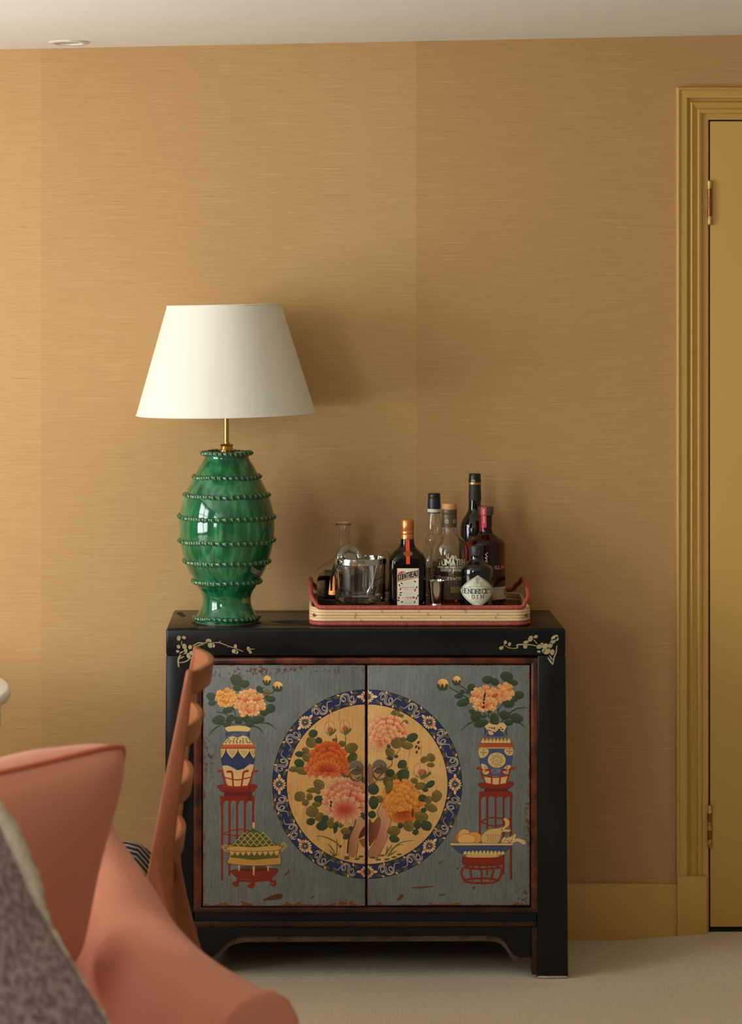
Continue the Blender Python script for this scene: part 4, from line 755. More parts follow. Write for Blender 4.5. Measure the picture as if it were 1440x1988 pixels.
for i, (yc, rb, nb, am) in enumerate(((879.5, 47, 32, .9), (925, 63.5, 38, 1.), (960, 81, 42, 1.), (1002, 91.5, 46, 1.), (1048, 91, 46, 1.), (1088, 81.5, 42, 1.), (1127, 64.5, 36, 1.), (1197, 62, 38, .9))): rope(yc, rb, nb, am, i)
lathe('collar', [(lr(16), lz(877.5)), (lr(16), lz(873)), (lr(13), lz(872)), (lr(11.5), lz(866)), (lr(13), lz(864)), (lr(12), lz(862)), (lr(6), lz(861)), (lr(5.5), lz(858))], lx, ly, M['brass'], lt, 32)
cxs = lx - .001
tube('stem', [(cxs, ly, lz(874)), (cxs, ly, lz(700))], lr(4.9), M['brass'], lt, 20)
til = (Vector((lx, ly, lz(806))), math.radians(-1.0)); kt = lr(1)
def shade_prof(t): return [(lr(174), lz(803)), (lr(110.5), lz(592)), (lr(109.3), lz(592)), (lr(172.8), lz(803))]
sh = lathe('shade', shade_prof(0) + [shade_prof(0)[0]], lx - .002, ly, M['shade'], lt, 96, cap=False, angle=60, tilt=til)
for r, z in ((174.2, 803), (110.7, 592.3)):
    c_ = [(lx - .002 + lr(r) * math.cos(t), ly + lr(r) * math.sin(t), lz(z)) for t in np.linspace(0, 2 * math.pi, 96, endpoint=False)]
    Mx = Matrix.Translation(til[0]) @ Matrix.Rotation(til[1], 4, 'Y') @ Matrix.Translation(-til[0]); tube('rolled_edge', [Mx @ Vector(p) for p in c_], .0013, M['shade'], sh, 8, True)
Mx = Matrix.Translation(til[0]) @ Matrix.Rotation(til[1], 4, 'Y') @ Matrix.Translation(-til[0])
for a in (0, 2.09, 4.19): tube('spider_arm', [(lx, ly, lz(700)), Mx @ Vector((lx - .002 + lr(108) * math.cos(a + .4), ly + lr(108) * math.sin(a + .4), lz(600)))], .0016, M['brass'], sh, 6)
# ---------------------------------------------------------------- cane tray
M['cane'] = mat('pale_cane', (240, 208, 164), .42, noise=((224, 184, 134), (7, 30, 120), 3, .22), bump=(.1, (20, 200, 400), .001))
M['wrapped'] = mat('red_wrapped_cane', (186, 88, 68), .5, noise=((148, 60, 48), (260, 40, 60), 2, .2), bump=(.5, (700, 30, 30), .002))
M['weave'] = mat('tray_base_dark_cane', (128, 88, 54), .5, noise=((86, 54, 32), (30, 200, 200), 2, .2))
TD0, TD1 = 5.838, 6.125; tx0, tx1 = wx(603.5, 5.85), wx(1028, 5.85); ty0, ty1 = TD0 + CY + .005, TD1 + CY - .005; TZ = .862
ty = thing('cane_tray', ((tx0 + tx1) / 2, (ty0 + ty1) / 2, ZT), 'pale cane tray with red wrapped rim, holding bottles on the cabinet', 'tray')
def loop(inset, z, rad=.034, ends=0., back=0.):
    x0, x1, y0, y1 = tx0 + inset, tx1 - inset, ty0 + inset, ty1 - inset; p = []
    def seg(a, b, n): return [(a[0] + (b[0] - a[0]) * i / n, a[1] + (b[1] - a[1]) * i / n) for i in range(n)]
    def arc(cx, cy, a0): return [(cx + rad * math.cos(a0 + t * math.pi / 2 / 8), cy + rad * math.sin(a0 + t * math.pi / 2 / 8)) for t in range(8)]
    p += seg((x0 + rad, y0), (x1 - rad, y0), 24) + arc(x1 - rad, y0 + rad, -math.pi / 2) + seg((x1, y0 + rad), (x1, y1 - rad), 24) + arc(x1 - rad, y1 - rad, 0) + seg((x1 - rad, y1), (x0 + rad, y1), 24) + arc(x0 + rad, y1 - rad, math.pi / 2) + seg((x0, y1 - rad), (x0, y0 + rad), 24) + arc(x0 + rad, y0 + rad, math.pi)
    out = []
    for x, y in p:
        u = (y - y0) / (y1 - y0); h = 0
        if ends and (x - x0 < rad or x1 - x < rad): h = ends * max(0, math.sin(math.pi * min(max((u - .02) / .96, 0), 1))) ** .45
        out.append((x, y, z + h + back * u))
    return out
zz = [wz(p, TD0) for p in (1211.5, 1204, 1198.5, 1193, 1187.5, 1180)]
tube('bottom_rim', loop(.001, zz[0]), .0056, M['wrapped'], ty, 10, True)
for i, z in enumerate(zz[1:5]): tube('cane_rod', loop(.0005 * (i % 2), z, back=.0012 * i), .0038, M['cane'], ty, 10, True)
for i in range(2): tube('cane_rod', loop(.001, zz[4] + .006 + .007 * i, back=.004), .0036, M['cane'], ty, 8, True) if i == 0 else None
tube('rim_with_handles', loop(.0, zz[5], ends=.044, back=.010), .0056, M['wrapped'], ty, 10, True)
M['mark'] = mat('cane_joint_mark', (110, 74, 40), .7)
for px, r_ in ((688, 2), (690, 3), (700, 1), (778, 2), (812, 4), (830, 3), (854, 2), (902, 4), (961, 2), (740, 4), (965, 3), (1014, 2)):
    z = zz[r_]; x = wx(px, 5.84); v, f = tube_data([(x, ty0 - .0036, z - .0034), (x + .0015, ty0 - .0040, z), (x - .0005, ty0 - .0036, z + .0034)], .0005, 5); mesh('cane_joint', v, f, M['mark'], ty)
box('tray_base', tx0 + .004, tx1 - .004, ty0 + .004, ty1 - .004, TZ - .008, TZ, M['weave'], ty, .003)
# ---------------------------------------------------------------- bottles
def glass(name, col=(255, 255, 255), rough=.0, ior=1.46): return mat(name, col, rough, trans=1., ior=ior)
M['glass'] = glass('clear_glass', (250, 250, 248)); M['amber'] = glass('whisky', (222, 140, 44), ior=1.34); M['water'] = None
M['brown'] = glass('dark_brown_glass', (92, 52, 30)); M['blackg'] = mat('black_green_glass', (9, 12, 11), .06, coat=.6); M['olive_black'] = mat('olive_black_glass', (12, 12, 8), .06, coat=.6)
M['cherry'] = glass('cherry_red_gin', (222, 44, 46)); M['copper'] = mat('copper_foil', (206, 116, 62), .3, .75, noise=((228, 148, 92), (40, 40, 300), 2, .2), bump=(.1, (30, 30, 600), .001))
M['paper'] = mat('cream_paper', (224, 216, 194), .7); M['ink'] = mat('black_ink', (26, 24, 26), .6); M['ivory'] = mat('ivory_print', (240, 236, 204), .5); M['chrome'] = mat('chrome', (206, 204, 198), .12, 1.); M['steel'] = mat('brushed_steel', (186, 182, 174), .28, 1.)
M['black_plastic'] = mat('black_plastic', (24, 24, 26), .35); M['navy'] = mat('navy_foil', (32, 38, 54), .35); M['taupe'] = mat('taupe_capsule', (92, 80, 58), .45, .3); M['cork'] = mat('turned_oak_stopper', (214, 160, 96), .5, noise=((190, 132, 74), (200, 200, 30), 2, .2))
M['orange'] = mat('orange_ribbon', (226, 74, 30), .5); M['goldfoil'] = mat('gold_foil', (190, 146, 78), .35, .8); M['seal'] = mat('bronze_seal', (150, 88, 40), .4, .4); M['redfoil'] = mat('red_paper_strip', (206, 52, 66), .5); M['smoke'] = mat('smoky_stopper', (86, 66, 60), .3)
def B(name, px, d, label):
    return thing(name, (wx(px, d), d + CY, TZ), label, 'bottle', 'bottles on the cane tray')
def pf(pts, d, smooth=True, n=3):
    p = cr(pts, False, n) if smooth else pts
    return [(max(r, 0) * d / F, max(wz(y, d), TZ + .0006)) for r, y in p]
def wall(outer, t, floor):        # hollow glass: outer profile bottom->top, then back down inside
    inn = [(max(r - t, .002), z) for r, z in outer if z > floor + .001]
    return [(0, outer[0][1])] + outer + inn[::-1] + [(inn[0][0] * .95, floor), (0, floor)]
def on_cyl(px, d, r):            # surface function: u metres to the right, v height above the tray
    cx_, cy_ = wx(px, d), d + CY
    return lambda u, v: (cx_ + r * math.sin(u / r), cy_ - r * math.cos(u / r), v)
def words(name, txt, px, d, r, ycap, hpx, w, m, par, serif=False, center=True, du=0., **kw):
    h = hpx * d / F; ls, wid = text_lines(txt, 0, 0, h, serif=serif, **kw); z = wz(ycap, d); off = -wid / 2 if center else 0
    return ribbons(name, [[(x + off + du, z + y) for x, y in l] for l in ls], w * d / F, on_cyl(px, d, r), m, par)
# -- orange liqueur, square brown bottle
d, px = 5.92, 790.5; b = B('liqueur_bottle', px, d, 'square dark brown liqueur bottle with copper cap and orange ribbon'); cx_, cy_ = wx(px, d), d + CY
ol = [(34, 1183), (35.5, 1178), (35.8, 1130), (35.6, 1092), (34.6, 1084), (31, 1076), (24, 1069), (16.5, 1062), (13.4, 1054), (12.6, 1046), (12.4, 1044)]
op = pf(ol, d, True, 3); zs = [z for r, z in op]
sq = [(2 + 3.2 * min(max((wz(1066, d) - z) / (.03), 0), 1), 1 - .16 * min(max((wz(1062, d) - z) / .03, 0), 1)) for r, z in op]
lathe('glass_body', op + [(0, zs[-1])], cx_, cy_, M['brown'], b, 64, sq + [sq[-1]], angle=50)
ip = [(r * .93, z) for r, z in op if z < wz(1060, d)]; ip[0] = (ip[0][0], ip[0][1] + .004)
lathe('liqueur', [(r, z) for r, z in ip], cx_, cy_, mat('dark_liqueur_fill', (34, 18, 12), .15), b, 48, [(5, .84)] * len(ip))
lathe('cap', [(12.2 * d / F, wz(1046, d)), (12.6 * d / F, wz(1045.5, d)), (12.6 * d / F, wz(1037, d)), (12.0 * d / F, wz(1036, d)), (12.9 * d / F, wz(1034.8, d)), (12.9 * d / F, wz(1031, d)), (12.3 * d / F, wz(1030, d)), (12.8 * d / F, wz(1029, d)), (12.7 * d / F, wz(1010, d)), (12.0 * d / F, wz(1009, d))], cx_, cy_, M['copper'], b, 40)
yf = cy_ - 35.7 * d / F * .84 - .0006
pr2 = [(r, z) for r, z in op if wz(1102, d) < z < wz(1045, d)]
rv, rf = [], []
for i, (r, z) in enumerate(pr2):
    n_, ky = sq[op.index((r, z))]; rv += [(cx_ - 3.6 * d / F, cy_ - r * ky - .0007, z), (cx_ + 3.6 * d / F, cy_ - r * ky - .0007, z)]
    if i: rf.append((2 * i - 2, 2 * i - 1, 2 * i + 1, 2 * i))
mesh('ribbon', rv, rf, M['orange'], b)
sl = lathe('wax_seal', [(0, -.003), (.0085, -.003), (.0105, -.002), (.0108, 0)], 0, 0, M['seal'], None, 28); kr, kz = [(r, z) for r, z in op if z < wz(1070, d)][-1]
sl.data.transform(Matrix.Translation((cx_, cy_ - 28 * d / F * .9 - .002, wz(1072, d))) @ Matrix.Rotation(math.radians(62), 4, 'X') @ Matrix.Diagonal((1.05, .62, 1, 1))); adopt(sl, b)
def label_liqueur():
    P = Paint(0, 0, 376, 700, 1.4, (222, 212, 188)); P.at(-265 + 265, 0, 1); k = lambda pts: [(x - 265, y - 1080) for x, y in pts]
    P.poly(k([(272, 1090), (634, 1090), (634, 1770), (272, 1770)]), (228, 220, 198), line=(150, 140, 120), lw=3, sm=False)
    P.poly(k([(285, 1160), (340, 1130), (352, 1122), (362, 1135), (400, 1132), (398, 1150), (300, 1180)]), (206, 72, 44)); 
    P.poly(k([(270, 1190), (640, 1105), (642, 1240), (275, 1320)]), (176, 84, 44), sm=False)
    for dx, c, w in ((4, (236, 226, 200), 26), (0, (22, 24, 28), 17)):
        ls, wid = text_lines('COINTREAU', 0, 0, 92, wf=.30, gap=.13)
        for l in ls: P.line([(20 + dx + x * 340 / wid, 208 - y - (x * 340 / wid) * .225 + dx) for x, y in l], w, c, sm=False)
    lc = (178, 166, 146)
    for i in range(9): P.line(k([(340 + i * 27, 1390), (400 + i * 14, 1300)]), 3, lc)
    for y in (1320, 1350, 1390): P.line(k([(340, y), (575, y)]), 3, lc)
    P.line(k([(345, 1412), (570, 1412)]), 8, (130, 118, 100)); P.text('FAMILIALE', 95, 370, 24, 4, (190, 120, 90), wf=.7, gap=.35)
    for r_ in (40, 70, 95): P.line([(187 + r_ * math.cos(t), 470 - r_ * math.sin(t)) for t in np.linspace(.1, 3.04, 12)], 3, lc)
    for i in range(7): P.line([(187, 470), (187 + 95 * math.cos(.3 + i * .42), 470 - 95 * math.sin(.3 + i * .42))], 2, lc)
    P.text('L\'UNIQUE', 105, 525, 30, 6, (196, 40, 40), wf=.5, gap=.4)
    for y in (548, 575, 600): P.line([(130, y), (255, y)], 4, (120, 112, 98))
    P.line([(95, 560), (95, 610), (280, 610), (280, 560)], 3, lc, sm=False)
    for x, y, a in ((345, 1342, 40), (305, 1375, 60), (575, 1310, 40), (605, 1412, -50), (330, 1505, -20), (320, 1545, 10), (625, 1560, -60), (555, 1585, 50), (290, 1640, 10), (350, 1665, -20), (570, 1668, -70)): P.ell(x - 265, y - 1080, 25, 11, (44, 44, 28), a)
    for x, y in ((328, 1435), (582, 1455), (300, 1590), (606, 1595)):
        P.ell(x - 265, y - 1080, 20, 30, (222, 214, 200), 10); P.ell(x - 270, y - 1076, 15, 26, (206, 44, 30), 10)
    P.text('40%', 40, 675, 26, 4, (110, 110, 110)); P.text('LIQUEUR', 140, 675, 20, 4, (110, 110, 110)); P.text('0.7L', 300, 675, 26, 4, (110, 110, 110))
    return np.clip(P.img, 0, 1)
lx0, lx1 = cx_ - 21 * d / F, cx_ + 21 * d / F - .0005
mesh('front_label', [(lx0, yf, wz(1177.5, d)), (lx1, yf, wz(1177.5, d)), (lx1, yf, wz(1100, d)), (lx0, yf, wz(1100, d))], [(0, 1, 2, 3)], pmat('liqueur_label', label_liqueur(), .55), b, False, [(0, 0), (1, 0), (1, 1), (0, 1)])
# -- clear whisky bottle with oak stopper
d, px = 5.968, 872; b = B('whisky_bottle', px, d, 'clear pear-shaped whisky bottle with wooden stopper and taupe neck sleeve'); cx_, cy_ = wx(px, d), d + CY
op = pf([(29, 1180), (31.5, 1178), (32, 1170), (32.6, 1150), (34, 1125), (36, 1100), (37.4, 1084), (37.3, 1072), (35.5, 1060), (31, 1050), (24, 1043), (17, 1037), (14.4, 1030), (13.8, 1022), (13.6, 1000)], d)
lathe('glass_body', wall(op, .0028, wz(1174, d)), cx_, cy_, M['glass'], b, 64, cap=False)
ip = [(r - .0031, z) for r, z in op if wz(1173, d) < z < wz(1109, d)]; lathe('whisky', [(0, ip[0][1])] + ip + [(0, ip[-1][1])], cx_, cy_, M['amber'], b, 64, cap=False)
lathe('neck_sleeve', pf([(14.6, 1023), (14.6, 1000), (14.2, 998), (14.9, 997), (14.9, 990), (14.2, 988.5)], d, False), cx_, cy_, M['taupe'], b, 40, cap=False)
lathe('stopper', [(0, wz(988.8, d))] + pf([(13.6, 988.8), (14.1, 987), (14.1, 979), (13.4, 977.2), (0, 977)], d, False), cx_, cy_, M['cork'], b, 40)
for k_, a in enumerate((-.55, .9)): ribbons('sleeve_crest', [[(a * .014 + .0045 * math.cos(t), wz(1011, d) + (.004 - .0028 * q) * math.sin(t) - .001 * q) for t in np.linspace(.3, 2.9, 7)] for q in range(3)], .0008, on_cyl(px, d, 14.75 * d / F), M['ivory'], b)
RA = lambda y0, y1: max(float(np.interp(wz(y, d), [q[1] for q in op], [q[0] for q in op])) for y in np.linspace(y0, y1, 9)) + .0009
R_ = RA(1082, 1093)
words('print', 'TOMATIN', px + 2, d, R_, 1093, 10.5, 2., M['ivory'], b, wf=.62, gap=.2); words('print', 'HIGHLAND SINGLE MALT', px + 2, d, R_ - .0004, 1097.5 + 1.5, 3.4, .7, M['ivory'], b, wf=.6, gap=.3)
words('print', 'SCOTCH WHISKY', px + 2, d, R_ - .0006, 1105, 4.0, .8, M['ivory'], b, wf=.6, gap=.3)
ribbons('stag_print', [[(-.012 + .003 * i, wz(1080, d) + .002 * math.sin(i * 2.1)) for i in range(9)], [(-.010, wz(1080, d)), (-.009, wz(1071, d))], [(-.013, wz(1079, d)), (-.014, wz(1073, d))], [(-.004, wz(1080, d)), (0, wz(1074, d)), (.004, wz(1077, d)), (.008, wz(1075, d)), (.011, wz(1080, d))], [(-.002, wz(1080, d)), (.002, wz(1077, d)), (.006, wz(1080, d))]], .0012, on_cyl(px + 3, d, RA(1070, 1082)), M['ivory'], b)
M['taupe_label'] = mat('taupe_label', (104, 88, 66), .5); M['gold_label'] = mat('pale_gold_label', (178, 160, 110), .4, .3)
cyl_patch('lower_label', cx_, cy_, 32.4 * d / F + .0012, -.85, 1.25, wz(1160, d), wz(1115, d), M['taupe_label'], b, rt=34.9 * d / F + .0012, nz=4)
words('label_word', 'LEGACY', px + 4, d, 35.2 * d / F + .0020, 1122, 4.8, .9, M['ivory'], b, wf=.62, gap=.45)
for y in (1127, 1130.5, 1134): words('label_line', '-----', px + 2, d, 33.9 * d / F + .002, y, 1.6, .5, M['ivory'], b, wf=2.8, gap=.5)
cyl_patch('gold_band', cx_, cy_, 33.4 * d / F + .0016, -.0, 1.2, wz(1147, d), wz(1135, d), M['gold_label'], b, rt=33.8 * d / F + .0016)
# -- squat apothecary gin
d, px = 5.902, 925; b = B('gin_bottle', px, d, 'squat black apothecary gin bottle with a pale diamond label'); cx_, cy_ = wx(px, d), d + CY
op = pf([(29.5, 1184), (31.3, 1181), (31.6, 1170), (32, 1140), (32, 1112), (31.2, 1103), (27.5, 1097), (20, 1092), (14.5, 1088), (12.6, 1084), (12.4, 1077)], d)
lathe('glass_body', op + [(0, op[-1][1])], cx_, cy_, M['blackg'], b, 64)
lathe('stopper', pf([(13.4, 1077), (13.7, 1075), (13.9, 1062), (13.2, 1059.5), (11, 1058.6), (0, 1058.4)], d, False), cx_, cy_, mat('dark_grey_stopper', (38, 40, 42), .45), b, 40)
ribbons('stopper_print', [[(.002, wz(1076, d)), (.006, wz(1066, d)), (.004, wz(1072, d)), (.008, wz(1070, d))], [(-.006, wz(1068, d)), (-.007, wz(1066, d))]], .0006, on_cyl(px, d, 13.95 * d / F), M['goldfoil'], b)
def label_gin():
    P = Paint(-110, -100, 220, 200, 3.2, (204, 204, 180)); P.poly([(-106, -2), (0, -97), (106, -2), (0, 97)], (212, 212, 188), line=(70, 66, 46), lw=3, sm=False); P.poly([(-96, -2), (0, -88), (96, -2), (0, 88)], (216, 216, 192), line=(120, 116, 90), lw=1.2, sm=False)
    r = random.Random(2)
    for i in range(60):
        y = r.uniform(-82, -26); w = (88 + y) * 1.0 - 8; x = r.uniform(-w, w); P.line([(x + 7 * math.cos(t), y + 5 * math.sin(t)) for t in np.linspace(r.uniform(0, 3), r.uniform(4, 6), 6)], 1.1, (120, 122, 98), .9)
    P.line([(-70, -22), (0, -30), (70, -22)], 2, (130, 130, 104)); 
    ls, wid = text_lines("HENDRICK'S", 0, 0, 27, wf=.52, gap=.2, serif=True)
    for l in ls: P.line([(-82 + x * 162 / wid, 12 - y) for x, y in l], 4.2, (34, 34, 36), sm=False)
    ls, wid = text_lines('GIN', 0, 0, 20, wf=.6, gap=.6, serif=True)
    for l in ls: P.line([(-27 + x * 54 / wid, 42 - y) for x, y in l], 3.2, (40, 40, 42), sm=False)
    for s in (-1, 1): P.line([(s * 36, 32), (s * 44, 30), (s * 42, 38)], 1.5, (90, 90, 76)); P.line([(s * 12, 20), (s * 70, 20)], 1, (120, 120, 100))
    for y, w in ((50, 36), (60, 28), (68, 20)): P.line([(-w, y), (-w / 3, y - 3), (w / 3, y + 2), (w, y)], 1.6, (110, 112, 94))
    return np.clip(P.img, 0, 1)
cyl_patch('diamond_label', cx_, cy_, 32 * d / F + .0007, -1.42, 1.42, wz(1176, d), wz(1113.5, d), pmat('gin_label', label_gin(), .55), b, 28, shape=lambda t: max(.03, 1 - abs(2 * t - 1)) ** .92, nz=24)
# -- cherry gin
d, px = 5.996, 943; b = B('cherry_gin_bottle', px, d, 'tall deep red gin bottle with smoky stopper and red paper strip'); cx_, cy_ = wx(px, d), d + CY
op = pf([(36, 1178), (37.8, 1176), (38, 1150), (37.6, 1100), (37, 1060), (36.2, 1053), (32, 1047.5), (22, 1041), (15, 1036), (12.8, 1031), (12.4, 1024), (12.4, 1000)], d)
lathe('glass_body', op + [(0, op[-1][1])], cx_, cy_, M['cherry'], b, 64)
lathe('gin', [(0, op[0][1] + .006)] + [(r * .5, z + (.006 if i == 0 else 0)) for i, (r, z) in enumerate(op) if z < wz(1050, d)] + [(0, wz(1050, d))], cx_, cy_, mat('dark_cherry_fill', (84, 12, 16), .3), b, 40, cap=False)
lathe('stopper', pf([(12.6, 999.5), (15.2, 999), (15.4, 997), (15, 995.5), (15.2, 995), (15.2, 984.5), (14.4, 983.3), (0, 983)], d, False), cx_, cy_, M['smoke'], b, 40)
cyl_patch('paper_strip', cx_, cy_, 15.4 * d / F, -.75, -.02, wz(998, d), wz(983.6, d), M['redfoil'], b); cyl_patch('paper_strip', cx_, cy_, 12.5 * d / F + .0006, -.85, .0, wz(1023, d), wz(999, d), M['redfoil'], b)
M['white_ink'] = mat('white_print', (222, 214, 208), .5)
ribbons('strip_print', [[(-.007 + .002 * math.sin(i * 2.2), wz(987 + i * 2.2, d)) for i in range(6)]], .0012, on_cyl(px, d, 15.4 * d / F + .0006), M['white_ink'], b); ribbons('strip_print', [[(-.006 + .002 * math.sin(i * 2.2), wz(1001 + i * 2.2, d)) for i in range(7)]], .0012, on_cyl(px, d, 12.5 * d / F + .0013), M['white_ink'], b)
lat = []
for i in range(6): x = .0 + i * .0026; lat += [[(x, wz(1022, d)), (x + .005, wz(1012, d)), (x, wz(1002, d))], [(x + .004, wz(1022, d)), (x - .001, wz(1012, d)), (x + .004, wz(1002, d))]]
ribbons('neck_lattice', lat + [[(-.014 + .004 * i, wz(1025, d)) for i in range(8)]], .0011, on_cyl(px, d, 12.5 * d / F + .0004), M['ink'], b)
words('print', 'ILL', px, d, 38 * d / F + .0007, 1101, 6.2, 1.0, M['white_ink'], b, center=False, du=.0195, wf=.5, gap=.3)
ribbons('botanical_print', [[(.0 + .002 * math.cos(i * 1.9), wz(1069 + i * 2.2, d)), (.003 * math.cos(i * 2.3) , wz(1070 + i * 2.2, d))] for i in range(9)], .0017, on_cyl(px - 2, d, 37.8 * d / F + .0007), M['white_ink'], b)
def label_small():
    P = Paint(0, 0, 120, 84, 4, (202, 182, 164))
    for i in range(12): P.line([(84 + i * 2.6, 16), (84 + i * 2.6, 66)], 1.1 + .9 * (i % 3 == 0), (60, 50, 48), sm=False)
    P.text('70CL', 8, 78, 8, 1.4, (60, 50, 48)); return np.clip(P.img, 0, 1)
cyl_patch('white_label', cx_, cy_, 38 * d / F + .0008, .12, 1.45, wz(1160, d), wz(1136, d), pmat('small_label', label_small(), .6), b)
# -- tall dark fortified wine
d, px = 6.079, 921.5; b = B('wine_bottle', px, d, 'tallest bottle, near-black glass with black cap and thin gold collar'); cx_, cy_ = wx(px, d), d + CY
op = pf([(26, 1170), (27.3, 1166), (27.8, 1120), (28.4, 1060), (28.4, 1030), (27, 1017), (23, 1007), (17, 998), (13, 990), (12.2, 980), (11.7, 960), (11, 940)], d)
lathe('glass_body', op + [(0, op[-1][1])], cx_, cy_, M['olive_black'], b, 64)
lathe('neck_foil', pf([(12.5, 971), (12.2, 958), (11.5, 942), (11.2, 940)], d, False), cx_, cy_, mat('dark_grey_foil', (40, 38, 32), .55), b, 40, cap=False)
lathe('gold_collar', pf([(11.3, 940.5), (12.4, 940), (12.6, 937.8), (12.2, 936), (11.4, 935.6)], d, False), cx_, cy_, M['goldfoil'], b, 40)
lathe('cap', pf([(12.4, 936), (12.4, 930), (11.6, 929), (11.5, 920.5), (10.6, 919.2), (0, 919)], d, False), cx_, cy_, M['black_plastic'], b, 40)
words('cap_print', '25', px - 4, d, 12.4 * d / F + .0005, 935.2, 4.6, .8, M['ivory'], b)
ribbons('gold_emblem', [[(.0048 * math.cos(t), wz(1041, d) + .0052 * math.sin(t)) for t in np.linspace(0, 6.28, 13)], [(-.003, wz(1043, d)), (0, wz(1039, d)), (.003, wz(1043, d))], [(-.003, wz(1039, d)), (.003, wz(1039, d))]], .001, on_cyl(px - 12, d, 29 * d / F + .0006), M['goldfoil'], b)
# -- clear whisky bottle behind
d, px = 6.045, 842.5; b = B('bulb_neck_whisky_bottle', px, d, 'clear whisky bottle with black top and bulbous ringed neck, behind the wooden-stoppered bottle'); cx_, cy_ = wx(px, d), d + CY
op = pf([(26, 1174), (28, 1172), (28.4, 1165), (28.4, 1110), (28.2, 1092), (26.5, 1082), (21, 1069), (17, 1059), (15.2, 1055.5), (17.4, 1051), (17.6, 1046), (15, 1041), (13.6, 1038), (15.8, 1032), (16.4, 1024), (15, 1012), (13, 1002), (12.2, 996), (12.2, 985)], d, True, 3)
lathe('glass_body', wall(op, .0024, wz(1166, d)), cx_, cy_, M['glass'], b, 64, cap=False)
ip = [(r - .0027, z) for r, z in op if wz(1165, d) < z < wz(1140, d)]; lathe('whisky', [(0, ip[0][1])] + ip + [(0, ip[-1][1])], cx_, cy_, M['amber'], b, 48, cap=False)
lathe('neck_band', pf([(12.9, 995.5), (12.9, 987.5)], d, False), cx_, cy_, M['paper'], b, 40, cap=False); lathe('band_edge', pf([(13.0, 995.6), (13.0, 993.8)], d, False), cx_, cy_, M['navy'], b, 40, cap=False)
lathe('foil', pf([(12.7, 987.5), (12.5, 976), (12.2, 968.5), (11.9, 967)], d, False), cx_, cy_, M['navy'], b, 40); lathe('cap', pf([(11.6, 967), (12, 965), (11.8, 959), (10.6, 957.4), (0, 957)], d, False), cx_, cy_, M['black_plastic'], b, 40)
M['beige_label'] = mat('beige_label', (188, 160, 112), .6)
cyl_patch('paper_label', cx_, cy_, 28.4 * d / F + .0009, -1.2, 1.2, wz(1148, d), wz(1087, d), M['beige_label'], b)
for t, y, h, du in (('C', 1097, 8, -.0105), ('ULT', 1108, 8, -.021), ('H MAL', 1114.5, 3.4, -.017)): words('label_word', t, px, d, 28.4 * d / F + .0015, y, h, h * .17, M['ink'], b, True, False, du, wf=.6, gap=.2)
for y in (1119, 1122, 1125): words('label_line', '---', px - 8, d, 28.4 * d / F + .0015, y, 1.2, .5, M['ink'], b, wf=2.5, gap=.4)
# ---------------------------------------------------------------- decanter, ice bucket, bar tools
d, px = 6.046, 666; b = thing('glass_decanter', (wx(px, d), d + CY, TZ), 'conical clear glass decanter with flat flanged lip and dark spirit, behind the ice bucket', 'decanter'); cx_, cy_ = wx(px, d), d + CY
op = pf([(46, 1176), (50, 1174), (51, 1165), (51, 1120), (50.6, 1108), (48, 1102), (34, 1092.5), (20, 1084), (15.6, 1077), (14.4, 1066), (14, 1045), (14.4, 1022), (16.5, 1017), (20, 1015.5), (20.4, 1014)], d)
lathe('glass_body', wall(op, .0026, wz(1156, d)), cx_, cy_, M['glass'], b, 64, cap=False)
ip = [(r - .0029, z) for r, z in op if wz(1155, d) < z < wz(1111, d)]; lathe('dark_spirit', [(0, ip[0][1])] + ip + [(0, ip[-1][1])], cx_, cy_, mat('dark_spirit', (40, 22, 12), .05, trans=.6, ior=1.34), b, 48, cap=False)
cyl_patch('copper_reflection_patch', cx_, cy_, 51 * d / F + .0008, -.60, -.26, wz(1149, d), wz(1113, d), M['copper'], b, shape=lambda t: 1 - .55 * t, nz=6)  # made-up copper patch in place of a coppery reflection in the glass
d, px = 5.92, 699; ib = thing('ice_bucket', (wx(px, d), d + CY, TZ), 'clear glass ice bucket with chrome rim and dark swing handle', 'ice bucket'); cx_, cy_ = wx(px, d), d + CY; ibx, iby, ibd = cx_, cy_, d
RB = 50 * d / F; zr0, zr1 = wz(1093.5, d), wz(1082.5, d)
gp = [(0, TZ + .001), (RB * .9, TZ + .001), (RB * .97, TZ + .004), (RB * .985, TZ + .02), (RB * .99, zr1 - .002), (RB * .93, zr1 - .002), (RB * .92, TZ + .03), (RB * .86, TZ + .022), (0, TZ + .021)]
lathe('glass_bowl', gp, cx_, cy_, M['glass'], ib, 72, cap=False, angle=30)
lathe('chrome_rim', [(RB * .992, zr0), (RB * 1.015, zr0 + .0005), (RB * 1.02, (zr0 + zr1) / 2), (RB * 1.015, zr1), (RB * .99, zr1 + .001), (RB * .93, zr1), (RB * .925, zr1 - .004)], cx_, cy_, M['chrome'], ib, 72, cap=False)
pv = [Vector((cx_ + RB * 1.03 * math.sin(a), cy_ - RB * 1.03 * math.cos(a), (zr0 + zr1) / 2)) for a in (-.92, math.pi + .92)]
mid = Vector((wx(642, d), cy_ + .004, wz(1128, d)))
arc = [pv[0], pv[0] + Vector((-.012, .004, -.02)), Vector((wx(643.5, d), cy_ - .02, wz(1122, d))), Vector((wx(643, d), cy_ - .005, wz(1143, d))), Vector((wx(643, d), cy_ + .012, wz(1143, d))), Vector((wx(643.5, d), cy_ + .026, wz(1122, d))), pv[1] + Vector((-.012, -.004, -.02)), pv[1]]
hd = tube('swing_handle', sm3(arc, False, 6), .0026, mat('dark_handle', (34, 30, 32), .35, .4), ib, 10)
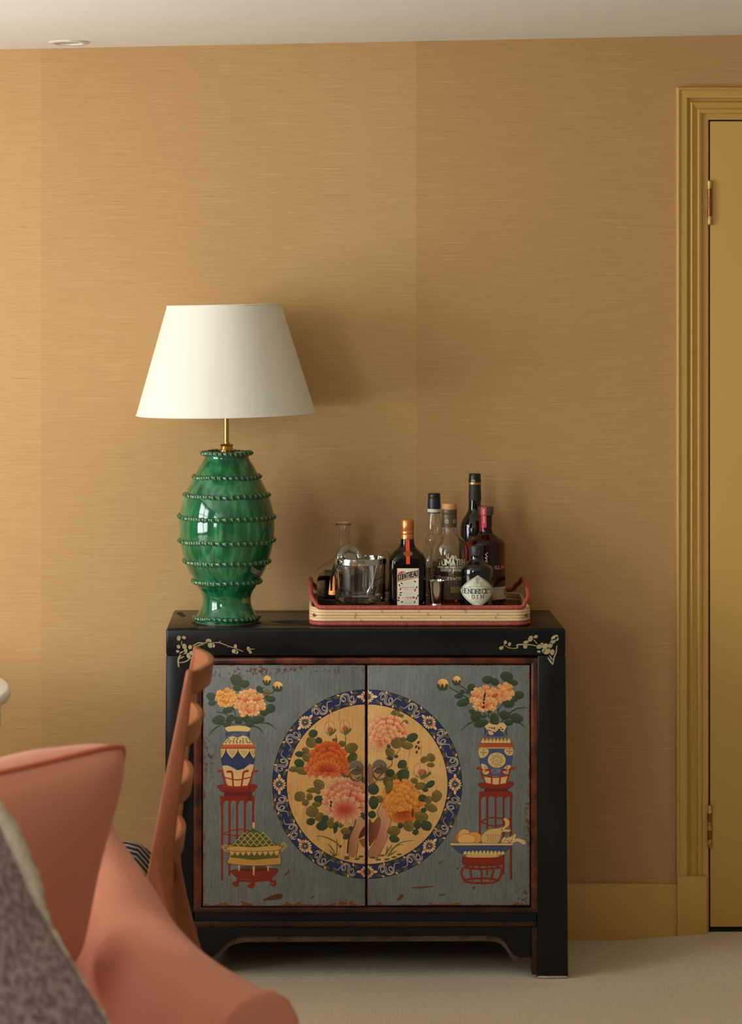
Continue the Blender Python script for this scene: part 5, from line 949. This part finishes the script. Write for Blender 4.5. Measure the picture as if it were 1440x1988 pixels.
for p in pv: me_ = lathe('pivot', [(0, -.003), (.006, -.003), (.0065, 0), (.005, .003), (0, .0035)], 0, 0, M['chrome'], None, 20); me_.data.transform(Matrix.Translation(p - ib.location) @ Vector((p.x - cx_, p.y - cy_, 0)).to_track_quat('Z', 'Y').to_matrix().to_4x4()); me_.parent = ib
# tongs hooked over the rim
td = d + .002
def Wd(px_, py_, dd): return W(px_, py_, dd)
tg = thing('ice_tongs', Wd(747, 1078, td), 'polished steel ice tongs hooked over the right rim of the ice bucket', 'tongs')
o_arm = sm3([Wd(748, 1068, td), Wd(753.5, 1073, td), Wd(756, 1084, td), Wd(755.5, 1100, td), Wd(754.5, 1125, td), Wd(753.5, 1150, td), Wd(754, 1170, td)], False, 5); i_arm = sm3([Wd(748, 1068, td), Wd(743.3, 1073, td), Wd(741.5, 1084, td), Wd(741, 1100, td), Wd(738, 1125, td), Wd(733, 1145, td), Wd(729, 1157, td)], False, 5)
tube('arm', o_arm, .0032, M['chrome'], tg, 8, flat=(.35, 1.), up=(0, 1, 0)); tube('arm', i_arm, .0032, M['chrome'], tg, 8, flat=(.35, 1.), up=(0, 1, 0))
# spoon
dd = d - .006; sp = thing('bar_spoon', Wd(716, 1158, dd), 'slim steel bar spoon standing inside the ice bucket', 'spoon')
tube('stem', sm3([Wd(735, 1078, dd + .01), Wd(730, 1105, dd + .006), Wd(724, 1130, dd), Wd(719, 1144, dd)], False, 6), .0013, M['steel'], sp, 8)
bw = tube('bowl', sm3([Wd(719.5, 1142, dd), Wd(718, 1147, dd), Wd(716.5, 1154, dd), Wd(716, 1160, dd), Wd(716, 1162, dd)], False, 4), [.0012, .004, .0065, .005, .0005], M['steel'], sp, 10, flat=(1, .35), up=(0, 1, .2))
# hawthorne strainer
st = thing('cocktail_strainer', Wd(684, 1090, d), 'coiled-spring steel cocktail strainer leaning in the ice bucket', 'strainer')
C = Wd(681, 1086, d - .004); U = Vector((.72, .12, -.68)).normalized(); V_ = Vector((.42, .62, .66)); V_ = (V_ - U * V_.dot(U)).normalized(); N_ = U.cross(V_).normalized(); RS = .03
lathe_pts = []; n_ = 32
pv_ = [C + (U * math.cos(t) + V_ * math.sin(t)) * (RS * .55) + N_ * s for s in (-.0007, .0007) for t in np.linspace(0, 2 * math.pi, n_, endpoint=False)]
mesh('plate', pv_, [tuple(range(n_ - 1, -1, -1)), tuple(range(n_, 2 * n_))] + [(i, (i + 1) % n_, n_ + (i + 1) % n_, n_ + i) for i in range(n_)], M['steel'], st)
sp_ = []
for i in range(52 * 10 + 1):
    u = i / (52 * 10); a = math.radians(50) + u * math.radians(260); w_ = 2 * math.pi * 52 * u; rr = RS + .0095 * math.cos(w_)
    sp_.append(C + (U * math.cos(a) + V_ * math.sin(a)) * rr + N_ * (.0095 * math.sin(w_) - .003))
tube('coil_spring', sp_, .0006, M['chrome'], st, 5)
tube('handle', [C + U * .02, C + U * .045 + N_ * .001, Wd(706, 1140, d), Wd(713, 1160, d)], .0048, M['steel'], st, 8, flat=(1, .22), up=tuple(N_))
# jigger
d, px = 5.882, 847; jg = thing('jigger', (wx(px, d), d + CY, TZ), 'small polished steel double jigger between the whisky bottle and the tray rim', 'jigger'); cx_, cy_ = wx(px, d), d + CY
jp = lambda *a: [(r * d / F, wz(y, d)) for r, y in a]
zt_ = wz(1127, d); zw = wz(1171, d); rk = d / F
lathe('measuring_cup', [(.006, zw), (11 * rk, zw), (11.5 * rk, zw + .003), (16.2 * rk, zt_), (16.6 * rk, zt_ + .0006), (15.9 * rk, zt_ + .0006), (10.6 * rk, zw + .005), (0, zw + .004)], cx_, cy_, M['chrome'], jg, 48, cap=False)
lathe('lower_cup', [(11.5 * rk, TZ + .0006), (12 * rk, TZ + .002), (11 * rk, zw - .002), (10.5 * rk, zw), (0, zw)], cx_, cy_, M['chrome'], jg, 48)
# ---------------------------------------------------------------- round white dining table at the left
M['white_lacquer'] = mat('white_satin_lacquer', (236, 232, 220), .35)
d = 5.36; tcx, tcy = wx(-405, d), d + CY; tr_ = wx(18.5, d) - tcx; tz_ = wz(1350, d)
tb = thing('dining_table', (tcx, tcy, 0), 'round white dining table with rounded edge at the left side', 'table')
lathe('tabletop', [(0, tz_ + .012), (tr_ - .009, tz_ + .012), (tr_ - .004, tz_ + .0095), (tr_ - .001, tz_ + .002), (tr_, tz_ - .006), (tr_ - .004, tz_ - .012), (tr_ - .012, tz_ - .0155), (0, tz_ - .0155)], tcx, tcy, M['white_lacquer'], tb, 128, cap=False, angle=60)
lathe('apron', [(tr_ - .022, tz_ - .0153), (tr_ - .022, tz_ - .075), (tr_ - .034, tz_ - .078), (tr_ - .036, tz_ - .0153)], tcx, tcy, M['white_lacquer'], tb, 96, cap=False)
lathe('pedestal', [(.30, .002), (.30, .012), (.2, .03), (.07, .07), (.045, .16), (.045, .5), (.07, .62), (.2, tz_ - .0157)], tcx, tcy, M['white_lacquer'], tb, 64)
# ---------------------------------------------------------------- ladder-back dining chair, seen from its side
M['teak'] = mat('warm_oiled_wood', (160, 94, 54), .38, noise=((126, 67, 37), (16, 16, 3.5), 4, .28), coat=.12, bump=(.08, (120, 120, 12), .001)); M['endgrain'] = mat('pale_worn_wood', (190, 138, 92), .45, noise=((166, 112, 70), (20, 20, 6), 3, .25))
dn, df = 4.75, 5.087; yn, yfar = dn + CY, df + CY
ch = thing('dining_chair', (CX - .5, (yn + yfar) / 2, 0), 'warm wooden ladder-back dining chair with curved slats and striped seat', 'chair')
X = lambda p: wx(p, dn)
Lf = [(361.5, 1301), (343, 1397), (322, 1500), (304, 1597), (288, 1686), (281, 1745), (290, 1800), (318, 1890), (372, 2030), (417, 2160)]
Rt = [(376, 1305), (366, 1400), (354, 1500), (343, 1597), (335, 1686), (334, 1745), (342, 1800), (364, 1890), (408, 2030), (447, 2160)]
Pz = lambda p: max(wz(p, dn), 0.)
ol = [(X(a), Pz(b)) for a, b in cr(Lf, False, 3)] + [(X(a), Pz(b)) for a, b in cr(Rt, False, 3)][::-1]
ol[len(cr(Lf, False, 3)) - 1] = (ol[len(cr(Lf, False, 3)) - 1][0], .001); ol[len(cr(Lf, False, 3))] = (ol[len(cr(Lf, False, 3))][0], .001)
for y0, y1 in ((yn - .004, yn + .024), (yfar - .012, yfar + .016)): prism('back_post', ol, 'y', y0, y1, M['teak'], ch, .005)
def cl(z):   # centre line x of the post at height z
    za = [wz(p[1], dn) for p in Lf][::-1]; xa = [(X(a[0]) + X(b[0])) / 2 for a, b in zip(Lf, Rt)][::-1]; return float(np.interp(z, za, xa))
def slat(zt, h, bulge, th, off):
    N = 24; v, f = [], []; sl_ = (cl(zt) - cl(zt - h)) / h
    for i in range(N + 1):
        t = i / N; y = yn + .018 + (yfar - .006 - yn - .018) * t; bx = bulge * math.sin(math.pi * t) ** .8
        for dz, dx in ((0, -th / 2), (0, th / 2), (-h, th / 2), (-h, -th / 2)): v.append((cl(zt) + off + dz * -0 + bx + dx + dz * sl_, y, zt + dz - .0))
    for i in range(N):
        for k in range(4): f.append((4 * i + k, 4 * i + (k + 1) % 4, 4 * i + 4 + (k + 1) % 4, 4 * i + 4 + k))
    f += [(3, 2, 1, 0), (4 * N, 4 * N + 1, 4 * N + 2, 4 * N + 3)]
    o = bevelled('back_slat', v, f, M['teak'], ch, .002); return o
slat(.888, .046, .033, .0145, .002)
for z in (.779, .662, .548): slat(z, .042, .027, .0125, .003)
for yy in (yn + .0, yfar - .012): tube('front_leg', [(CX - .735, yy + .012, .445), (CX - .745, yy + .012, .001)], [.019, .014], M['teak'], ch, 14)
for yy in (yn + .002, yfar - .012): box('side_rail', CX - .74, cl(.44) + .004, yy, yy + .022, .405, .452, M['teak'], ch, .004)
for xx in (CX - .748, cl(.43) - .01): box('cross_rail', xx, xx + .022, yn + .015, yfar - .008, .405, .45, M['teak'], ch, .004)
def stripes():
    m = mat('navy_cream_stripe', (30, 34, 50), .9, spec=.1); nt = m.node_tree; bs = nt.nodes['Principled BSDF']; tc = nt.nodes.new('ShaderNodeTexCoord'); sp = nt.nodes.new('ShaderNodeSeparateXYZ'); link(nt, tc.outputs['Object'], sp.inputs[0])
    a = nt.nodes.new('ShaderNodeMath'); a.operation = 'MULTIPLY'; a.inputs[1].default_value = 26; link(nt, sp.outputs['Y'], a.inputs[0]); fr = nt.nodes.new('ShaderNodeMath'); fr.operation = 'FRACT'; link(nt, a.outputs[0], fr.inputs[0])
    r = nt.nodes.new('ShaderNodeValToRGB'); r.color_ramp.interpolation = 'CONSTANT'; e = r.color_ramp.elements; e[0].position = 0; e[0].color = lin((28, 33, 48)); e[1].position = .56; e[1].color = lin((206, 196, 172)); x = e.new(.68); x.color = lin((28, 33, 48)); y = e.new(.78); y.color = lin((206, 196, 172)); z = e.new(.90); z.color = lin((28, 33, 48))
    link(nt, fr.outputs[0], r.inputs[0]); link(nt, r.outputs[0], bs.inputs['Base Color']); return m
def pad(name, x0, x1, y0, y1, z0, h, m, par, n=18):
    v, f = [], []
    for j in range(n + 1):
        for i in range(n + 1):
            u, w = i / n * 2 - 1, j / n * 2 - 1; e = max(0, (1 - abs(u) ** 5)) * max(0, (1 - abs(w) ** 5)); v.append((x0 + (x1 - x0) * i / n, y0 + (y1 - y0) * j / n, z0 + .012 + h * e ** .45))
    k = len(v); v += [(p[0], p[1], z0) for p in v]
    for j in range(n):
        for i in range(n): b = j * (n + 1) + i; f += [(b, b + 1, b + n + 2, b + n + 1), (k + b + n + 1, k + b + n + 2, k + b + 1, k + b)]
    ed = [i for i in range(n + 1)] + [j * (n + 1) + n for j in range(1, n + 1)] + [n * (n + 1) + i for i in range(n - 1, -1, -1)] + [j * (n + 1) for j in range(n - 1, 0, -1)]
    f += [(ed[i], ed[i - 1], k + ed[i - 1], k + ed[i]) for i in range(len(ed))]
    return mesh(name, v, f, m, par, True, None, 70)
pad('seat_cushion', CX - .755, cl(.47) - .03, yn + .026, yfar - .014, .4525, .042, stripes(), ch)
# ---------------------------------------------------------------- coral armchair in the foreground
M['coral'] = mat('coral_woven_upholstery', (206, 137, 106), .95, spec=.1, noise=((197, 125, 94), (400, 400, 400), 2, .3), sheen=.15, bump=(.15, (700, 700, 700), .001)); M['coral_pipe'] = mat('coral_piping', (186, 98, 72), .9, spec=.1)
arms = [(196, 1570, 4.53), (219, 1610, 4.5), (250, 1656, 4.45), (283, 1706, 4.39), (317, 1764, 4.33), (358, 1810, 4.26), (400, 1844, 4.19), (458, 1881, 4.1), (503, 1906, 4.035), (524, 1916, 4.0)]
ac = thing('armchair', (CX - .45, -2.1, 0), 'coral upholstered armchair with sloping arm in the foreground', 'armchair')
ridge = [np.array(W(*a)) for a in arms]; ridge = [np.array(q) for q in sm3(ridge, False, 4)]
tdir = np.array((.53, -.85, 0)); nrm = np.array((.85, .53, 0)); bdir = np.array((-.8, -.6, 0))
sec = [(a_ - .02, z_) for a_, z_ in [(-.17, -.62), (-.15, -.45), (-.13, -.3), (-.115, -.17), (-.10, -.085), (-.082, -.036), (-.055, -.010), (-.02, .0), (.012, -.004), (.038, -.022), (.055, -.055), (.062, -.11), (.064, -.3), (.064, -.62)]]
v, f = [], []; ns = len(sec); st_ = []
for q in ridge: st_.append((q, 1., 0.))
e = ridge[-1]
for adv, scl in ((.004, .985), (.008, .93)): st_.append((e + tdir * adv, scl, 0))
for q, scl, _ in st_:
    for a, z in sec: p = q + nrm * (a * scl + (1 - scl) * -.01); v.append((p[0], p[1], max(q[2] + z * (1 if z < -.2 else scl), .09)))
for i in range(len(st_) - 1):
    for k_ in range(ns - 1): f.append((i * ns + k_, i * ns + k_ + 1, (i + 1) * ns + k_ + 1, (i + 1) * ns + k_))
    f.append((i * ns + ns - 1, i * ns, (i + 1) * ns, (i + 1) * ns + ns - 1))
f += [tuple(range(ns)), tuple(range(len(v) - 1, len(v) - ns - 1, -1))]
arm = mesh('arm', v, f, M['coral'], ac, True, None, 75)
def front_panel(off):                                  # padded front panel closing the arm
    sc_ = [(a * 1.07, z + .006) for a, z in sec if z > -.5] ; q = e + off; n_ = len(sc_); vv = []
    sc_ = [(sc_[0][0], -.52)] + sc_ + [(sc_[-1][0], -.52)]; n_ = len(sc_)
    for t in (.006, .034): vv += [tuple(q + nrm * a + tdir * t + np.array((0, 0, z))) for a, z in sc_]
    ff = [tuple(range(n_)), tuple(range(2 * n_ - 1, n_ - 1, -1))] + [(i, (i + 1) % n_, n_ + (i + 1) % n_, n_ + i) for i in range(n_)]
    return bevelled('front_panel', vv, ff, M['coral'], ac, .009, 4)
front_panel(np.zeros(3)); front_panel(bdir * .8)
sh_ = bdir * .80                                       # the near arm, beyond the left of the frame
arm2 = mesh('arm', [(p[0] + sh_[0], p[1] + sh_[1], p[2]) for p in v], f, M['coral'], ac, True, None, 75)
Bp, Fp = np.array(W(200, 1590, 4.53)), e + tdir * .0; Bp[2] = Fp[2] = 0
def slab(name, corners, z0, z1, m, par, w): return bevelled(name, [(c[0], c[1], z) for c in corners for z in (z0, z1)], [(0, 2, 4, 6), (1, 7, 5, 3), (0, 1, 3, 2), (2, 3, 5, 4), (4, 5, 7, 6), (6, 7, 1, 0)], m, par, w, 4)
i0 = nrm * -.09
slab('seat', [Bp + i0, Fp + i0 + tdir * .0, Fp + bdir * .80 + nrm * .05, Bp + bdir * .80 + nrm * .05], .1, .33, M['coral'], ac, .03)
slab('backrest', [Bp + nrm * -.02 - tdir * .02, Bp + nrm * -.02 - tdir * .15, Bp + bdir * .86 - tdir * .15, Bp + bdir * .86 - tdir * .02], .1, .645, M['coral'], ac, .05)
for p in (Bp + nrm * .0, Fp - tdir * .06 - nrm * .03, Bp + bdir * .8, Fp + bdir * .8 - tdir * .06): tube('leg', [(p[0], p[1], .115), (p[0], p[1], .0005)], [.022, .015], M['teak'], ac, 14)
# coral cushion with piped seam
cs = [np.array(W(254, 1437, 4.12)), np.array(W(151, 1866, 4.3)), np.array(W(-330, 2010, 3.93)), np.array(W(-262, 1545, 3.76))]   # TR BR BL TL
cn = np.cross(cs[1] - cs[0], cs[3] - cs[0]); cn /= np.linalg.norm(cn)
if cn[1] > 0: cn = -cn                                # towards the camera
cu = thing('coral_cushion', tuple(sum(cs) / 4), 'plain coral cushion with darker piped edge, leaning on the armchair', 'cushion')
def cpos(u, w, s):                                    # u left..right, w bottom..top in -1..1
    b = lambda t: .5 + t / 2; cu_ = .075 * (1 - w * w); cw_ = .045 * (1 - u * u)
    c_ = .055 * (u * w) ** 8; uu, ww = u * (1 - cu_ - c_), w * (1 - cw_ - c_)
    p = (cs[3] * (1 - b(uu)) + cs[0] * b(uu)) * b(ww) + (cs[2] * (1 - b(uu)) + cs[1] * b(uu)) * (1 - b(ww))
    h = (.09 if s > 0 else .118) * (max(0, 1 - abs(u) ** 3) * max(0, 1 - abs(w) ** 3)) ** .5
    h *= 1 + .06 * math.sin(5 * u + 3 * w) * s
    return p + cn * (h * s)
NC = 36; v, f = [], []
for s in (1, -1):
    k_ = len(v)
    for j in range(NC + 1):
        for i in range(NC + 1): v.append(cpos(i / NC * 2 - 1, j / NC * 2 - 1, s))
    for j in range(NC):
        for i in range(NC): b = k_ + j * (NC + 1) + i; f.append((b, b + 1, b + NC + 2, b + NC + 1) if s > 0 else (b + NC + 1, b + NC + 2, b + 1, b))
mesh('cover', v, f, M['coral'], cu, True, None, 80)
q = np.linspace(-1, 1, 40); edge = [cpos(t, 1, 0) for t in q[:-1]] + [cpos(1, -t, 0) for t in q[:-1]] + [cpos(-t, -1, 0) for t in q[:-1]] + [cpos(-1, t, 0) for t in q[:-1]]
tube('piping', edge, .0048, M['coral_pipe'], cu, 8, True)
# mauve throw with a cream edge
M['mauve'] = mat('mauve_boucle', (122, 96, 104), 1., spec=.05, noise=((182, 154, 156), (85, 85, 85), 4, .12), bump=(.9, (85, 85, 85), .012), sheen=.2); M['fleece'] = mat('cream_fleece_edge', (222, 208, 190), 1., spec=.05, noise=((190, 176, 152), (120, 120, 120), 3, .2), bump=(.9, (160, 160, 160), .008))
te = [(-70, 1520, 3.70), (-5, 1590, 3.70), (22, 1642, 3.69), (48, 1702, 3.68), (74, 1765, 3.67), (106, 1828, 3.66), (146, 1895, 3.65), (190, 1968, 3.64), (240, 2055, 3.62), (285, 2140, 3.6)]
E = sm3([W(*a) for a in te], False, 5)
th = thing('boucle_throw', tuple(E[20]), 'mauve boucle throw with cream fleece edge draped in the near left corner', 'throw')
v, f = [], []; NS = 26
for i, p in enumerate(E):
    for s in range(NS + 1):
        t = s / NS; bul = .05 * math.sin(math.pi * min(t * 2.2, 1) * .5) + .012 * math.sin(7 * t + i * .12) * t
        v.append(p + Vector((-.58, -.80, -.10)) * (t * .62) + Vector((.3, -.75, .45)) * bul + Vector((0, 0, -.30 * t * t)))
for i in range(len(E) - 1):
    for s in range(NS): b = i * (NS + 1) + s; f.append((b, b + 1, b + NS + 2, b + NS + 1))
o = mesh('blanket', v, f, M['mauve'], th, True, None, 80); sm_ = o.modifiers.new('thickness', 'SOLIDIFY'); sm_.thickness = .012; sm_.offset = 0
ep, er = E[:], []
vv, ff = tube_data([p + Vector((.004, .0, .0)) for p in ep], [.016, .017, .0175, .0155, .005, .004, .0035, .0035, .0035], 14)
rn = random.Random(5); vv = [p + Vector((rn.uniform(-1, 1), rn.uniform(-1, 1), rn.uniform(-1, 1))) * .0026 for p in vv]
mesh('fleece_edge', vv, ff, M['fleece'], th, True, None, 80)
